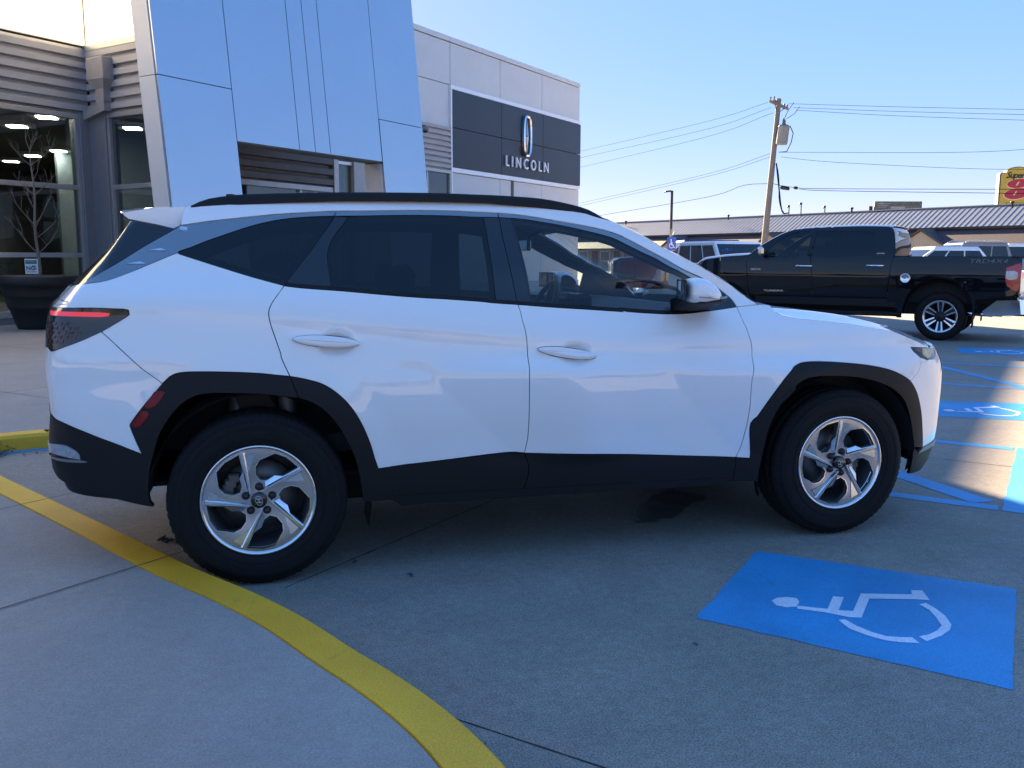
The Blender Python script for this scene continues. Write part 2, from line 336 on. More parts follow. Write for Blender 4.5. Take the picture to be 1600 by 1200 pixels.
# measured outlines, in metres: SUV panels as (distance round its plan, height) on its body surface, pickup outlines as (along, height),
# markings as (u, v) on the lot, and the far things as points in space
K = {
 'rail_bot': [(1.119,1.5712),(1.1465,1.578),(1.2502,1.5868),(1.431,1.5963),(1.6277,1.6049),(1.8359,1.6123),(2.0017,1.6183),(2.1563,1.6217),(2.348,1.6245),(2.6385,1.6229),(2.7328,1.6169),(2.934,1.6025),(3.0882,1.5849),(3.1888,1.5559),(3.2557,1.5391),(3.2919,1.5247),(3.358,1.4912),(3.4146,1.465),(3.4698,1.4325),(3.5363,1.3932),(3.5827,1.3736),(3.6394,1.3426),(3.6983,1.3143),(3.7604,1.28),(3.8249,1.2454),(3.889,1.2019),(3.9394,1.1645),(3.9747,1.1419)],
 'door_top': [(1.1578,1.4936),(1.2265,1.5031),(1.3019,1.5138),(1.468,1.53),(1.6471,1.5456),(1.8379,1.5559),(1.9924,1.5639),(2.1032,1.5661),(2.2442,1.5707),(2.3878,1.5734),(2.5336,1.5723),(2.5726,1.5704),(2.7111,1.5661),(2.8204,1.5577),(2.9201,1.5441),(3.0209,1.5281),(3.1234,1.5119),(3.2267,1.4906),(3.3296,1.4591),(3.2346,1.4954),(3.2908,1.4706),(3.3466,1.4429),(3.4299,1.3984),(3.5148,1.3538),(3.5716,1.3201),(3.633,1.2918),(3.6839,1.2718),(3.7614,1.2286),(3.8115,1.194),(3.8434,1.1655),(3.8547,1.1323)],
 'glass_top': [(1.2133,1.3884),(1.256,1.4024),(1.3192,1.429),(1.3884,1.4525),(1.4878,1.4836),(1.5962,1.5095),(1.7138,1.5267),(1.8383,1.5358),(1.9771,1.5415),(2.1011,1.5441),(2.2416,1.5485),(2.3846,1.5505),(2.5297,1.5487),(2.5687,1.5468),(2.7172,1.5453),(2.8169,1.5402),(2.9163,1.5267),(3.0168,1.5105),(3.1183,1.4894),(3.2212,1.4656),(3.3237,1.434),(3.2289,1.47),(3.2843,1.4424),(3.3399,1.4148),(3.3961,1.3871),(3.4535,1.3621),(3.5096,1.3286),(3.5699,1.3005),(3.6201,1.275),(3.6425,1.2664)],
 'd_left': [(0.8825,1.2578),(0.9796,1.3459),(1.0546,1.4147),(1.144,1.4824)],
 'body_line': [(0.3407,1.2208),(0.8844,1.257),(0.9614,1.2646),(1.002,1.2768),(1.032,1.2933),(1.093,1.3269),(1.1671,1.3633),(1.2115,1.3819)],
 'qglass_bot': [(1.219,1.3763),(1.3284,1.3484),(1.4914,1.3074),(1.5969,1.2814),(1.6974,1.2575),(1.7388,1.2474)],
 'belt': [(1.7389,1.2466),(1.8171,1.2375),(1.9741,1.2255),(2.0753,1.2159),(2.2549,1.1986),(2.44,1.1853),(2.5774,1.1745),(2.6445,1.1668),(2.754,1.1584),(2.9153,1.1445),(3.1215,1.1294),(3.2801,1.1171),(3.2412,1.1222),(3.3593,1.1123),(3.4792,1.1052),(3.5786,1.1063),(3.669,1.113),(3.7678,1.1224),(3.8547,1.1323)],
 'rd_rear': [(1.9923,1.5625),(1.9513,1.4964),(1.8904,1.4273),(1.8291,1.3599),(1.77,1.2938),(1.7388,1.2474),(1.7218,1.2212),(1.6997,1.1856),(1.6883,1.1625),(1.6836,1.1369),(1.69,1.0964),(1.7053,1.0476),(1.7329,0.9662),(1.7338,0.955),(1.7666,0.8819),(1.8003,0.7921)],
 'c_appl': [(2.0384,1.5371),(1.9455,1.4027),(1.9468,1.2431),(1.9469,1.2257)],
 'b_rear': [(2.6437,1.5468),(2.6554,1.1757),(2.6552,1.1666)],
 'b_front': [(2.772,1.5431),(2.8174,1.1644),(2.8185,1.1529)],
 'bgap': [(2.7111,1.5661),(2.7178,1.4611),(2.7326,1.3237),(2.7479,1.2115),(2.7543,1.1598),(2.7627,1.1196),(2.7626,1.1027),(2.7742,1.041),(2.7803,0.9815),(2.7802,0.9167),(2.7772,0.8323),(2.7798,0.7034),(2.7803,0.585),(2.7688,0.5032),(2.7894,0.4336),(2.7788,0.3692),(2.7634,0.3262)],
 'fgap': [(3.8547,1.1323),(3.8555,1.0943),(3.8565,1.0568),(3.8555,1.0192),(3.8582,1.0666),(3.8639,1.01),(3.8788,0.9446),(3.8727,0.8812),(3.8569,0.7925),(3.8574,0.6685),(3.8456,0.5529),(3.8289,0.4682),(3.811,0.4244),(3.8117,0.3691),(3.8052,0.3075)],
 'door_bot': [(2.1183,0.4719),(2.2266,0.4797),(2.3345,0.486),(2.6752,0.5082),(2.7662,0.5022),(3.17,0.4757),(3.5419,0.4458),(3.811,0.4244),(3.8815,0.4186)],
 'farch_o': [(3.8848,0.4209),(3.8655,0.5786),(3.8954,0.6233),(3.9519,0.7116),(4.0236,0.8109),(4.0726,0.8564),(4.1245,0.873),(4.2108,0.8753),(4.3405,0.8665),(4.491,0.8487),(4.6094,0.8247),(4.6955,0.7946),(4.763,0.759),(4.8198,0.6937),(4.8682,0.5949),(4.9077,0.4875),(4.9406,0.398)],
 'farch_i': [(3.9608,0.2119),(3.9351,0.318),(3.947,0.4648),(3.9542,0.5509),(3.9833,0.641),(4.0396,0.7356),(4.1055,0.7901),(4.1773,0.8069),(4.2934,0.8048),(4.4142,0.7939),(4.5304,0.7697),(4.6382,0.7286),(4.713,0.6746),(4.7594,0.611),(4.8084,0.5117),(4.8389,0.4122),(4.8563,0.3542),(4.8631,0.2678)],
 'fb_low': [(4.8631,0.2678),(5.1212,0.2486),(5.1486,0.277),(5.1863,0.3107),(4.9746,0.388),(5.1573,0.3813)],
 'fb_sil': [(5.1573,0.3813),(5.1294,0.4562),(5.2436,0.5242),(5.1026,0.6737),(5.1308,0.7048),(5.0321,0.7622),(4.9565,0.8265),(4.944,0.8488)],
 'headl': [(4.8022,0.9229),(4.9685,0.9118),(4.9635,0.8826),(4.9286,0.8527),(4.8552,0.8699),(4.815,0.9016)],
 'fbgap': [(4.8467,0.862),(4.8465,0.834),(4.8358,0.8029),(4.7789,0.7644)],
 'bonnet_cut': [(3.9735,1.1417),(4.0319,1.1371),(4.0473,1.108),(4.0822,1.0885),(4.1457,1.0761),(4.288,1.0633),(4.4048,1.0506),(4.5191,1.0336),(4.6794,1.0066),(4.8049,0.9647),(4.9276,0.9236),(4.9685,0.9118)],
 'bonnet_sil': [(4.062,1.1609),(4.2633,1.1413),(4.4253,1.1167),(4.5726,1.0851),(4.6772,1.0568),(4.7793,1.014),(4.8493,0.9804),(4.9344,0.9337),(4.971,0.9137)],
 'rarch_o': [(1.1873,0.5868),(1.1466,0.6976),(1.1515,0.7146),(1.2037,0.7819),(1.2716,0.8647),(1.3048,0.8958),(1.3459,0.9089),(1.4282,0.91),(1.5519,0.9048),(1.655,0.8967),(1.7089,0.889),(1.7666,0.8819),(1.8347,0.8665),(1.9007,0.8431),(1.9617,0.7985),(2.0127,0.7401),(2.0535,0.6673),(2.0845,0.5879),(2.1051,0.5136),(2.1155,0.471)],
 'rarch_i': [(1.2055,0.3633),(1.1944,0.3825),(1.1971,0.446),(1.2093,0.5128),(1.2163,0.5392),(1.2428,0.6178),(1.2635,0.6696),(1.3085,0.7375),(1.3504,0.7833),(1.399,0.8138),(1.4516,0.8229),(1.5122,0.823),(1.6546,0.8137),(1.7081,0.8061),(1.8003,0.7921),(1.8577,0.7686),(1.9077,0.7289),(1.948,0.6782),(1.9886,0.6047),(2.0192,0.5304),(2.0368,0.456),(2.0492,0.3692),(2.0543,0.3326)],
 'rb_white': [(0.7678,0.7313),(0.8145,0.7224),(0.8805,0.7095),(0.9534,0.6847),(1.0325,0.6495),(1.1157,0.6161),(1.1873,0.5868)],
 'rb_bot': [(0.7502,0.5037),(0.7982,0.486),(0.8487,0.4663),(0.9193,0.4399),(1.0012,0.4154),(1.0891,0.3926),(1.1715,0.3697),(1.2055,0.3633)],
 'rlamp': [(0.4257,0.5692),(0.8164,0.6217),(0.9139,0.6101),(0.9435,0.5713),(0.9176,0.5708),(0.8431,0.5814),(0.7581,0.5833)],
 'rstrip': [(0.6968,0.5655),(0.8696,0.5684),(0.9593,0.5626),(0.9603,0.5551),(0.8676,0.5563),(0.7475,0.5639)],
 'tail': [(0.6491,1.1596),(0.9594,1.1658),(1.0812,1.1625),(1.1336,1.1592),(1.1447,1.1475),(1.1372,1.135),(1.1052,1.1145),(1.0389,1.0736),(0.9639,1.0387),(0.8755,1.0063),(0.8256,0.9935),(0.7914,1.0058),(0.7928,1.0227),(0.8144,1.0996),(0.6225,1.1182)],
 'tbar': [(0.7398,1.1493),(0.9591,1.1504),(1.0707,1.1447),(1.0483,1.1315),(0.9588,1.1326),(0.7968,1.1342)],
 'rbgap': [(1.0389,1.0736),(1.086,1.0318),(1.1501,0.9729),(1.2098,0.9172),(1.2695,0.869)],
 'refl1': [(1.2438,0.835),(1.286,0.8318),(1.2423,0.7729),(1.206,0.7756)],
 'refl2': [(1.1954,0.7588),(1.2275,0.7511),(1.1836,0.6951),(1.1533,0.704)],
 'sill_bot': [(2.0543,0.3326),(2.0706,0.329),(2.3618,0.3222),(2.7634,0.3262),(3.1827,0.3201),(3.601,0.3153),(3.8055,0.3056),(3.9323,0.3002)],
 'sill_crease': [(2.1086,0.467),(2.7678,0.4372),(2.7894,0.4336),(3.5452,0.3997),(3.8128,0.4015)],
 'mirror': [(3.6229,1.1929),(3.6271,1.241),(3.6425,1.2624),(3.6775,1.2702),(3.7159,1.266),(3.7546,1.2487),(3.787,1.2227),(3.8051,1.194),(3.802,1.1659),(3.6718,1.1673),(3.6626,1.1813)],
 'hand_r': [(1.7781,1.0315),(1.8386,1.0511),(1.9447,1.0453),(2.0222,1.0258),(2.0529,1.007),(2.034,0.9914),(1.8896,0.9891),(1.8114,1.0047)],
 'hand_f': [(2.8278,0.9646),(2.8499,0.9686),(2.9091,0.9643),(3.0303,0.9498),(3.0692,0.9454),(3.0921,0.9351),(3.096,0.9247),(3.0845,0.9167),(3.0446,0.9143),(2.9048,0.9251),(2.8685,0.9276),(2.8416,0.9416)],
 'rail_top': [(1.1489,1.5785),(1.1809,1.5976),(1.2243,1.6126),(1.2994,1.6236),(1.3975,1.6324),(1.6078,1.6402),(2.0054,1.6512),(2.4044,1.6574),(2.6478,1.6537),(2.7438,1.6514),(2.9468,1.6396),(3.0965,1.611),(3.17,1.5864),(3.2164,1.5564),(3.2557,1.5391)],
 'spoiler': [(2.3023,1.4906),(1.0145,1.5649),(1.1209,1.5722),(1.1572,1.4945),(1.1345,1.4809),(1.0404,1.4978),(0.9144,1.5186),(0.05,1.5727)],
 'black_q': [(0.335,1.2214),(0.8825,1.2578),(1.144,1.4824),(1.1359,1.4787),(1.0419,1.4956),(0.9609,1.5101),(0.9087,1.5145),(0.974,1.4882),(0.9794,1.4707),(0.9073,1.4099),(0.3518,1.3626),(0.294,1.2923)],
 'tg_sil': [(0.1858,1.2161),(0.4041,1.2041),(0.8953,1.1859),(0.6349,1.165)],
 'marks': [(2.2875,0.9395),(2.6819,0.5378),(3.4198,0.8942),(3.7794,0.4707),(2.1575,1.1167),(2.1553,1.0501),(3.0152,0.9592),(2.4223,0.8544),(2.4268,0.9764)],
 'rail_top_xz': [(-0.2348,1.5796),(-0.1977,1.5979),(-0.1542,1.612),(-0.0934,1.622),(-0.0235,1.6301),(0.1089,1.6371),(0.376,1.647),(0.7676,1.6525),(1.0083,1.6492),(1.1036,1.6472),(1.3081,1.6365),(1.4652,1.6099),(1.5452,1.5865),(1.5992,1.5574),(1.6426,1.5405)],
 'rail_bot_xz': [(-0.2348,1.5796),(-0.1553,1.5876),(-0.0248,1.5965),(0.1078,1.6047),(0.2426,1.6116),(0.3752,1.6172),(0.5288,1.6204),(0.719,1.6229),(1.0082,1.6215),(1.1036,1.616),(1.3083,1.6024),(1.4655,1.5853),(1.5724,1.5571),(1.6426,1.5405)],
 'spoiler_xz': [(-0.5052,1.5438),(-0.3535,1.5657),(-0.2588,1.5724),(-0.2814,1.4964),(-0.3073,1.4829),(-0.3776,1.4997),(-0.4819,1.5203),(-0.4995,1.5352)],
 'mirror_xz': [(1.8614,1.2051),(1.8628,1.2498),(1.8766,1.2697),(1.9082,1.277),(1.9432,1.2731),(1.9789,1.2571),(2.0092,1.2331),(2.0279,1.2063),(2.0319,1.1796),(1.9115,1.1808),(1.8994,1.1942)],
 'mirbase_xz': [(1.9008,1.1908),(1.9515,1.1849),(2.0538,1.1703),(2.1083,1.1697),(2.1399,1.1419),(2.0614,1.1309),(1.9716,1.1212),(1.9003,1.1178)],
 'fin_xz': [(-0.1167,1.6541),(-0.1163,1.6641),(-0.0919,1.6661),(-0.0676,1.6615),(-0.058,1.6577)],
 'isa_body': [(0.32,2.63),(0.35,2.74),(0.5,2.73),(0.51,2.77),(0.36,2.78),(0.38,2.83),(0.59,2.82),(0.69,3.0),(0.74,2.99),(0.76,3.03),(0.66,3.07),(0.64,3.02),(0.55,2.86),(0.33,2.87),(0.31,2.83),(0.31,2.74),(0.29,2.64)],
 'isa_head': [(0.32,2.53),(0.36,2.54),(0.39,2.57),(0.4,2.61),(0.36,2.63),(0.31,2.63),(0.28,2.6),(0.28,2.56)],
 'isa_arc1': [(0.26,2.8),(0.28,2.82),(0.24,2.87),(0.21,2.93),(0.2,2.98),(0.22,3.03),(0.24,3.06),(0.2,3.09),(0.17,3.03),(0.16,2.98),(0.17,2.92),(0.2,2.85)],
 'isa_arc2': [(0.59,3.04),(0.62,3.06),(0.58,3.1),(0.52,3.14),(0.44,3.17),(0.38,3.17),(0.31,3.15),(0.23,3.11),(0.26,3.08),(0.3,3.11),(0.35,3.13),(0.41,3.14),(0.49,3.11),(0.55,3.08)],
 'isa_rect': [(0.9,2.3),(0.99,3.36),(-0.02,3.39),(-0.0,2.33)],
 'T_top': [(4.056,1.347),(3.698,1.395),(3.345,1.419),(3.251,1.434),(3.136,1.527),(3.007,1.62),(2.864,1.712),(2.678,1.81),(2.507,1.87),(2.363,1.891),(2.07,1.91),(1.779,1.915),(1.351,1.92),(0.931,1.906),(0.845,1.889),(0.798,1.808),(0.763,1.62),(0.748,1.409)],
 'T_bed_top': [(0.734,1.397),(0.734,1.4),(-0.233,1.397),(-1.063,1.395),(-1.128,1.369)],
 'T_tail': [(-1.128,1.369),(-1.144,1.237),(-1.128,1.108),(-1.107,0.965),(-1.081,0.791),(-1.044,0.776)],
 'T_under': [(-1.044,0.776),(-0.868,0.746),(-0.611,0.707),(-0.52,0.69),(-0.503,0.542)],
 'T_arch': [(-0.503,0.542),(-0.454,0.688),(-0.394,0.805),(-0.295,0.892),(-0.127,0.993),(0.079,1.027),(0.283,0.987),(0.444,0.863),(0.534,0.693),(0.581,0.507),(0.588,0.368)],
 'T_front': [(4.056,1.347),(4.138,1.323),(4.203,1.274),(4.251,1.226)],
 'T_fwin': [(2.906,1.503),(2.777,1.641),(2.639,1.753),(2.495,1.812),(2.348,1.835),(2.141,1.849),(2.101,1.795),(2.108,1.599),(2.149,1.377),(2.517,1.381),(2.894,1.396)],
 'T_rwin': [(2.087,1.833),(1.615,1.834),(1.148,1.813),(1.107,1.768),(1.084,1.506),(1.104,1.419),(2.143,1.386),(2.111,1.629)],
 'T_door_gap1': [(2.17,1.857),(2.18,1.584),(2.138,1.329),(2.099,1.028),(2.078,0.726)],
 'T_door_gap0': [(3.313,1.419),(3.279,1.169),(3.252,0.888),(3.197,0.653)],
 'T_cabgap': [(0.761,1.404),(0.804,1.246),(0.827,0.958),(0.839,0.682)],
 'T_handle1': [(2.394,1.245),(2.118,1.242),(2.116,1.209),(2.392,1.214)],
 'T_handle2': [(1.195,1.259),(0.926,1.256),(0.924,1.221),(1.193,1.227)],
 'T_badge': [(0.591,1.032),(0.499,1.034)],
 'T_taill': [(-0.922,1.214),(-1.011,1.253),(-1.119,1.287),(-1.139,1.137),(-1.108,0.864),(-1.038,0.866),(-0.929,0.973)],
 'T_rev': [(-0.926,1.164),(-1.068,1.162),(-1.076,1.043),(-0.932,1.041)],
 'T_bumper': [(-0.65,0.514),(-0.846,0.691),(-1.203,0.705),(-1.236,0.478),(-0.734,0.428),(-0.673,0.451)],
 'T_tundra': [(2.951,0.766),(2.589,0.77),(2.952,0.803)],
 'T_force': [(3.199,1.147),(3.022,1.145),(3.201,1.186)],
 'T_lim': [(1.044,1.438),(0.911,1.437),(1.046,1.459)],
 'T_trd': [(-0.374,1.29),(-0.938,1.289),(-0.369,1.364)],
 'T_mirror': [(3.029,1.419),(3.043,1.481),(3.022,1.558),(2.937,1.565),(2.92,1.419)],
 'T_marm': [(2.92,1.419),(2.926,1.48),(2.801,1.472),(2.811,1.419)],
 'T_step': [(2.408,0.734),(0.842,0.732),(0.853,0.689),(2.405,0.665),(2.393,0.303),(0.512,0.36)],
 'T_flap': [(-0.416,0.761),(-0.443,0.658),(-0.502,0.244),(-0.475,0.242),(-0.416,0.658)],
 'T_crease': [(2.431,1.237),(0.87,1.224)],
}
Q = {
 'L1': [(24.51,37.05,9.17),(26.07,47.16,9.68),(25.0,68.42,10.17)],
 'L2': [(24.65,36.98,8.91),(26.05,47.1,9.21),(24.98,68.34,9.64)],
 'L3': [(24.74,36.92,8.65),(26.03,47.03,8.74),(24.95,68.23,8.84)],
 'L4': [(24.61,36.65,6.63),(25.96,46.72,6.47),(24.85,67.82,5.85)],
 'L5': [(24.63,36.62,6.47),(25.95,46.7,6.31),(24.84,67.79,5.63)],
 'L6': [(24.43,36.48,5.1),(25.16,40.5,5.32),(25.91,46.53,5.06),(25.32,64.39,4.7)],
 'R1': [(25.54,36.77,9.1),(29.39,33.59,8.62),(34.02,29.13,7.98)],
 'R2': [(25.75,36.69,8.91),(29.39,33.56,8.4),(34.01,29.1,7.75)],
 'R3': [(25.84,36.64,8.78),(29.38,33.53,8.19),(34.0,29.07,7.49)],
 'R4': [(25.11,36.53,6.67),(31.56,31.63,6.33),(33.96,28.9,6.3)],
 'R5': [(25.04,36.51,6.44),(26.92,34.92,6.08),(31.53,31.53,5.58),(33.93,28.77,5.33)],
 'R6': [(24.59,36.43,5.1),(25.33,35.68,4.87),(26.88,34.73,4.77),(33.9,28.65,4.45)],
 'R7': [(25.57,35.61,4.8),(26.87,34.72,4.67),(33.89,28.62,4.25)],
 'riser': [(24.7,36.34,6.1),(24.78,36.16,4.98),(25.01,36.12,3.72),(29.24,42.35,3.98)],
 'pole': [(25.04,36.92,9.26),(24.11,36.15,2.28)],
 'arm1': [(24.39,36.67,9.16),(25.58,36.94,8.88)],
 'arm2': [(24.85,37.08,9.28),(25.59,37.26,8.96)],
 'tf': [(25.08,36.41,7.94),(24.92,36.31,7.01)],
 'splice': [(24.79,36.04,4.88),(25.22,35.91,4.82)],
 'splice2': [(25.36,35.67,4.87),(25.54,35.62,4.84)],
 'lamp': [(24.01,47.09,5.48),(23.83,46.71,2.59),(23.7,47.17,5.44)],
 'hsign': [(12.96,23.39,2.05),(13.21,23.33,2.05),(13.17,23.27,1.6),(12.92,23.34,1.62)],
 'lights': [(-4.21,15.53,3.95),(-5.13,17.06,3.95),(-5.31,21.74,3.95),(-6.26,23.16,3.95),(-7.25,24.92,3.95),(-2.78,16.72,3.95),(-3.91,22.85,3.95),(-3.06,21.42,3.95),(-2.12,13.75,3.95)],
 'motel': [(50.73,47.26,5.04),(36.66,85.49,5.16),(49.05,45.42,3.68),(37.13,83.03,3.49)],
 'gables': [(39.36,62.6,3.6),(45.41,50.54,3.55),(37.06,73.66,3.59)],
 'vents': [(40.69,70.84,5.18),(36.15,84.57,5.12),(43.53,56.5,5.13),(41.08,61.39,5.55),(41.48,60.26,5.7),(42.72,58.84,5.39),(49.15,46.65,5.11)],
 'bill': [(65.57,83.41,7.62),(70.72,82.06,7.7),(65.54,83.27,6.62)],
 's8': [(55.32,54.5,5.66),(57.85,53.83,5.66),(55.59,54.77,8.0),(56.73,54.54,8.5)],
 'planter': [(-3.92,13.09,1.04),(-3.97,12.76,0.13)],
 'psign': [(-4.14,12.78,1.35),(-3.92,12.72,1.33),(-3.94,12.68,1.07)],
}
# ---------------------------------------------------------------- ground
def concrete(name, base, stain=.35, speck=.25, warm=(1, 1, 1)):
    m = bpy.data.materials.new(name); m.use_nodes = True; nt = m.node_tree; L = nt.links.new; b = nt.nodes['Principled BSDF']
    g = node(nt, 'ShaderNodeNewGeometry'); pos = g.outputs['Position']
    def noise(sc, det=5, ro=.6):
        n = node(nt, 'ShaderNodeTexNoise'); n.inputs['Scale'].default_value = sc; n.inputs['Detail'].default_value = det; n.inputs['Roughness'].default_value = ro; L(pos, n.inputs[0]); return n.outputs[0]
    def rng_(x, a, b_, c, d):
        r = node(nt, 'ShaderNodeMapRange'); r.inputs[1].default_value = a; r.inputs[2].default_value = b_; r.inputs[3].default_value = c; r.inputs[4].default_value = d; L(x, r.inputs[0]); return r.outputs[0]
    def mul(x, y):
        k = node(nt, 'ShaderNodeMath', operation='MULTIPLY'); L(x, k.inputs[0]); L(y, k.inputs[1]); return k.outputs[0]
    f = mul(rng_(noise(.5, 4), .3, .7, 1-stain*.5, 1+stain*.35), rng_(noise(3.1, 6, .7), .3, .7, 1-stain*.35, 1+stain*.3))
    f = mul(f, rng_(noise(26, 4, .7), .3, .7, 1-speck*.4, 1+speck*.4))
    f = mul(f, rng_(noise(170, 2, .6), .3, .72, 1-speck*1.3, 1+speck*1.3))
    v = node(nt, 'ShaderNodeTexVoronoi'); v.inputs['Scale'].default_value = 2.3; L(pos, v.inputs[0])
    f = mul(f, rng_(v.outputs['Distance'], .006, .022, .6, 1.))                # small dark spots
    v2 = node(nt, 'ShaderNodeTexVoronoi'); v2.inputs['Scale'].default_value = 62; L(pos, v2.inputs[0])
    f = mul(f, rng_(v2.outputs['Distance'], .05, .2, 1.+speck*.9, 1.))          # exposed pale grains
    mx = node(nt, 'ShaderNodeMix', data_type='RGBA', blend_type='MULTIPLY'); mx.inputs['Factor'].default_value = 1; mx.inputs[6].default_value = (*base, 1)
    cc = node(nt, 'ShaderNodeCombineColor'); [L(f, cc.inputs[i]) for i in range(3)]; L(cc.outputs[0], mx.inputs[7]); L(mx.outputs[2], b.inputs['Base Color'])
    b.inputs['Roughness'].default_value = .78; b.inputs['Specular IOR Level'].default_value = .35
    bp = node(nt, 'ShaderNodeBump'); bp.inputs['Strength'].default_value = .22; bp.inputs['Distance'].default_value = .004; L(noise(210, 3, .7), bp.inputs['Height']); L(bp.outputs[0], b.inputs['Normal'])
    return m
M_LOT = concrete('lot concrete', (.285, .255, .215), stain=.32, speck=.40)
M_WALK = concrete('walk concrete', (.365, .33, .29), stain=.2, speck=.16)
def paint(name, col, wear, edge=.5, col2=None):
    """road paint, worn through to the concrete in specks"""
    m = bpy.data.materials.new(name); m.use_nodes = True; nt = m.node_tree; L = nt.links.new; b = nt.nodes['Principled BSDF']
    g = node(nt, 'ShaderNodeNewGeometry'); n = node(nt, 'ShaderNodeTexNoise'); n.inputs['Scale'].default_value = 42; n.inputs['Detail'].default_value = 7; n.inputs['Roughness'].default_value = .75; L(g.outputs['Position'], n.inputs[0])
    n2 = node(nt, 'ShaderNodeTexNoise'); n2.inputs['Scale'].default_value = 1.6; n2.inputs['Detail'].default_value = 4; L(g.outputs['Position'], n2.inputs[0])
    n3 = node(nt, 'ShaderNodeTexNoise'); n3.inputs['Scale'].default_value = 190; n3.inputs['Detail'].default_value = 2; L(g.outputs['Position'], n3.inputs[0])
    r = node(nt, 'ShaderNodeMapRange'); r.inputs[1].default_value = .30+wear*.16; r.inputs[2].default_value = .38+wear*.16; L(n.outputs[0], r.inputs[0])
    mx = node(nt, 'ShaderNodeMix', data_type='RGBA'); mx.inputs[6].default_value = (.2, .2, .2, 1); L(r.outputs[0], mx.inputs['Factor'])
    sh = node(nt, 'ShaderNodeMix', data_type='RGBA'); sh.inputs[6].default_value = (*(c*.82 for c in col), 1); sh.inputs[7].default_value = (*(col2 or tuple(min(1, c*1.12) for c in col)), 1)
    mr = node(nt, 'ShaderNodeMapRange'); mr.inputs[1].default_value = .35; mr.inputs[2].default_value = .65; L(n2.outputs[0], mr.inputs[0]); L(mr.outputs[0], sh.inputs['Factor'])
    sp = node(nt, 'ShaderNodeMix', data_type='RGBA', blend_type='MULTIPLY'); sp.inputs['Factor'].default_value = 1; L(sh.outputs[2], sp.inputs[6])
    mr2 = node(nt, 'ShaderNodeMapRange'); mr2.inputs[1].default_value = .3; mr2.inputs[2].default_value = .7; mr2.inputs[3].default_value = .8; mr2.inputs[4].default_value = 1.15; L(n3.outputs[0], mr2.inputs[0])
    cc = node(nt, 'ShaderNodeCombineColor'); [L(mr2.outputs[0], cc.inputs[i]) for i in range(3)]; L(cc.outputs[0], sp.inputs[7])
    n4 = node(nt, 'ShaderNodeTexNoise'); n4.inputs['Scale'].default_value = 5.5; n4.inputs['Detail'].default_value = 8; n4.inputs['Roughness'].default_value = .72; n4.inputs['Distortion'].default_value = 1.2; L(g.outputs['Position'], n4.inputs[0])
    sc = node(nt, 'ShaderNodeMapRange'); sc.inputs[1].default_value = .60; sc.inputs[2].default_value = .78; sc.inputs[3].default_value = 0; sc.inputs[4].default_value = .55; L(n4.outputs[0], sc.inputs[0])
    sf = node(nt, 'ShaderNodeMix', data_type='RGBA'); sf.inputs[7].default_value = (.07, .07, .07, 1); L(sc.outputs[0], sf.inputs['Factor']); L(sp.outputs[2], sf.inputs[6])
    L(sf.outputs[2], mx.inputs[7]); L(mx.outputs[2], b.inputs['Base Color'])
    b.inputs['Roughness'].default_value = .6
    bp = node(nt, 'ShaderNodeBump'); bp.inputs['Strength'].default_value = .25; bp.inputs['Distance'].default_value = .003; L(n3.outputs[0], bp.inputs['Height']); L(bp.outputs[0], b.inputs['Normal'])
    return m
M_BLUE = paint('blue paint', (.03, .30, .60), -.18); M_BLUE2 = paint('worn blue paint', (.06, .32, .62), .15)
M_WHITEP = paint('white paint', (.78, .80, .90), -.4); M_YEL = paint('yellow kerb paint', (.95, .47, .022), -.22, col2=(1., .53, .03))
M_JOINT = mat('joint', (.03, .03, .03), .9)
g = MB(); s = 900.; g.add([(-s, -s, 0), (s, -s, 0), (s, s, 0), (-s, s, 0)], [(0, 1, 2, 3)])
tag(g.build('ground', M_LOT), kind='structure')
def strip(a, b, w, z=.0018):
    a, b = Vector(a), Vector(b); d = (b-a).normalized(); n = Vector((-d.y, d.x, 0))*w/2
    return [(*(a-n).xy, z), (*(b-n).xy, z), (*(b+n).xy, z), (*(a+n).xy, z)]
j = MB()
def wob(a, b, w):                                         # a sawn joint whose edges have crumbled a little
    a, b = Vector(a), Vector(b); n = max(2, int((b-a).length/.06)); d = (b-a).normalized(); p = Vector((-d.y, d.x, 0)); L_, R_ = [], []
    for i in range(n+1):
        q = a+(b-a)*i/n; k = w*(.55+.5*random.random()+(.9 if random.random() < .06 else 0)); L_.append((q.x+p.x*k/2, q.y+p.y*k/2, .0010)); R_.append((q.x-p.x*k/2, q.y-p.y*k/2, .0010))
    j.add(L_+R_, [(i+n+1, i+n+2, i+1, i) for i in range(n)])
for k in range(-2, 12): wob(uv(-1.1+4.6*k, -2.2 if k else -1.2), uv(-1.1+4.6*k, 18), .009)
for k in range(0, 4): wob(uv(-9 if k > 1 else -.6, .765+4.6*k), uv(48, .765+4.6*k), .007)
tag(j.build('pavement_joint', M_JOINT), kind='structure')
# raised walk with its yellow kerb: curved nose at the left, then along the showroom front
KZ = .11
OUT = smooth_chain([(1.02, -6.2), (.93, -4.6), (.80, -3.5), (.69, -2.95), (.631, -2.663), (.574, -2.436), (.503, -2.241), (.416, -2.051), (.317, -1.86), (.165, -1.55), (-.015, -1.255), (-.277, -.883), (-.597, -.371), (-.996, .256), (-1.505, 1.058), (-1.74, 1.47), (-1.93, 1.80)], .05)
OUT2 = np.array([(-1.93, 1.93), (-1.86, 2.17), (-1.66, 2.26)]); e0 = uv(.52, -2.68); e1 = uv(60, -2.68)
OUT = np.vstack([OUT, smooth_chain(np.vstack([OUT2, [e0.xy[:]]]), .05), [tuple((e0+(e1-e0)*t).xy) for t in (.03, .2, .5, 1)]])
def offs(P, d):
    t = np.gradient(P, axis=0); t /= np.linalg.norm(t, axis=1)[:, None]; return P+np.stack([-t[:, 1], t[:, 0]], 1)*d
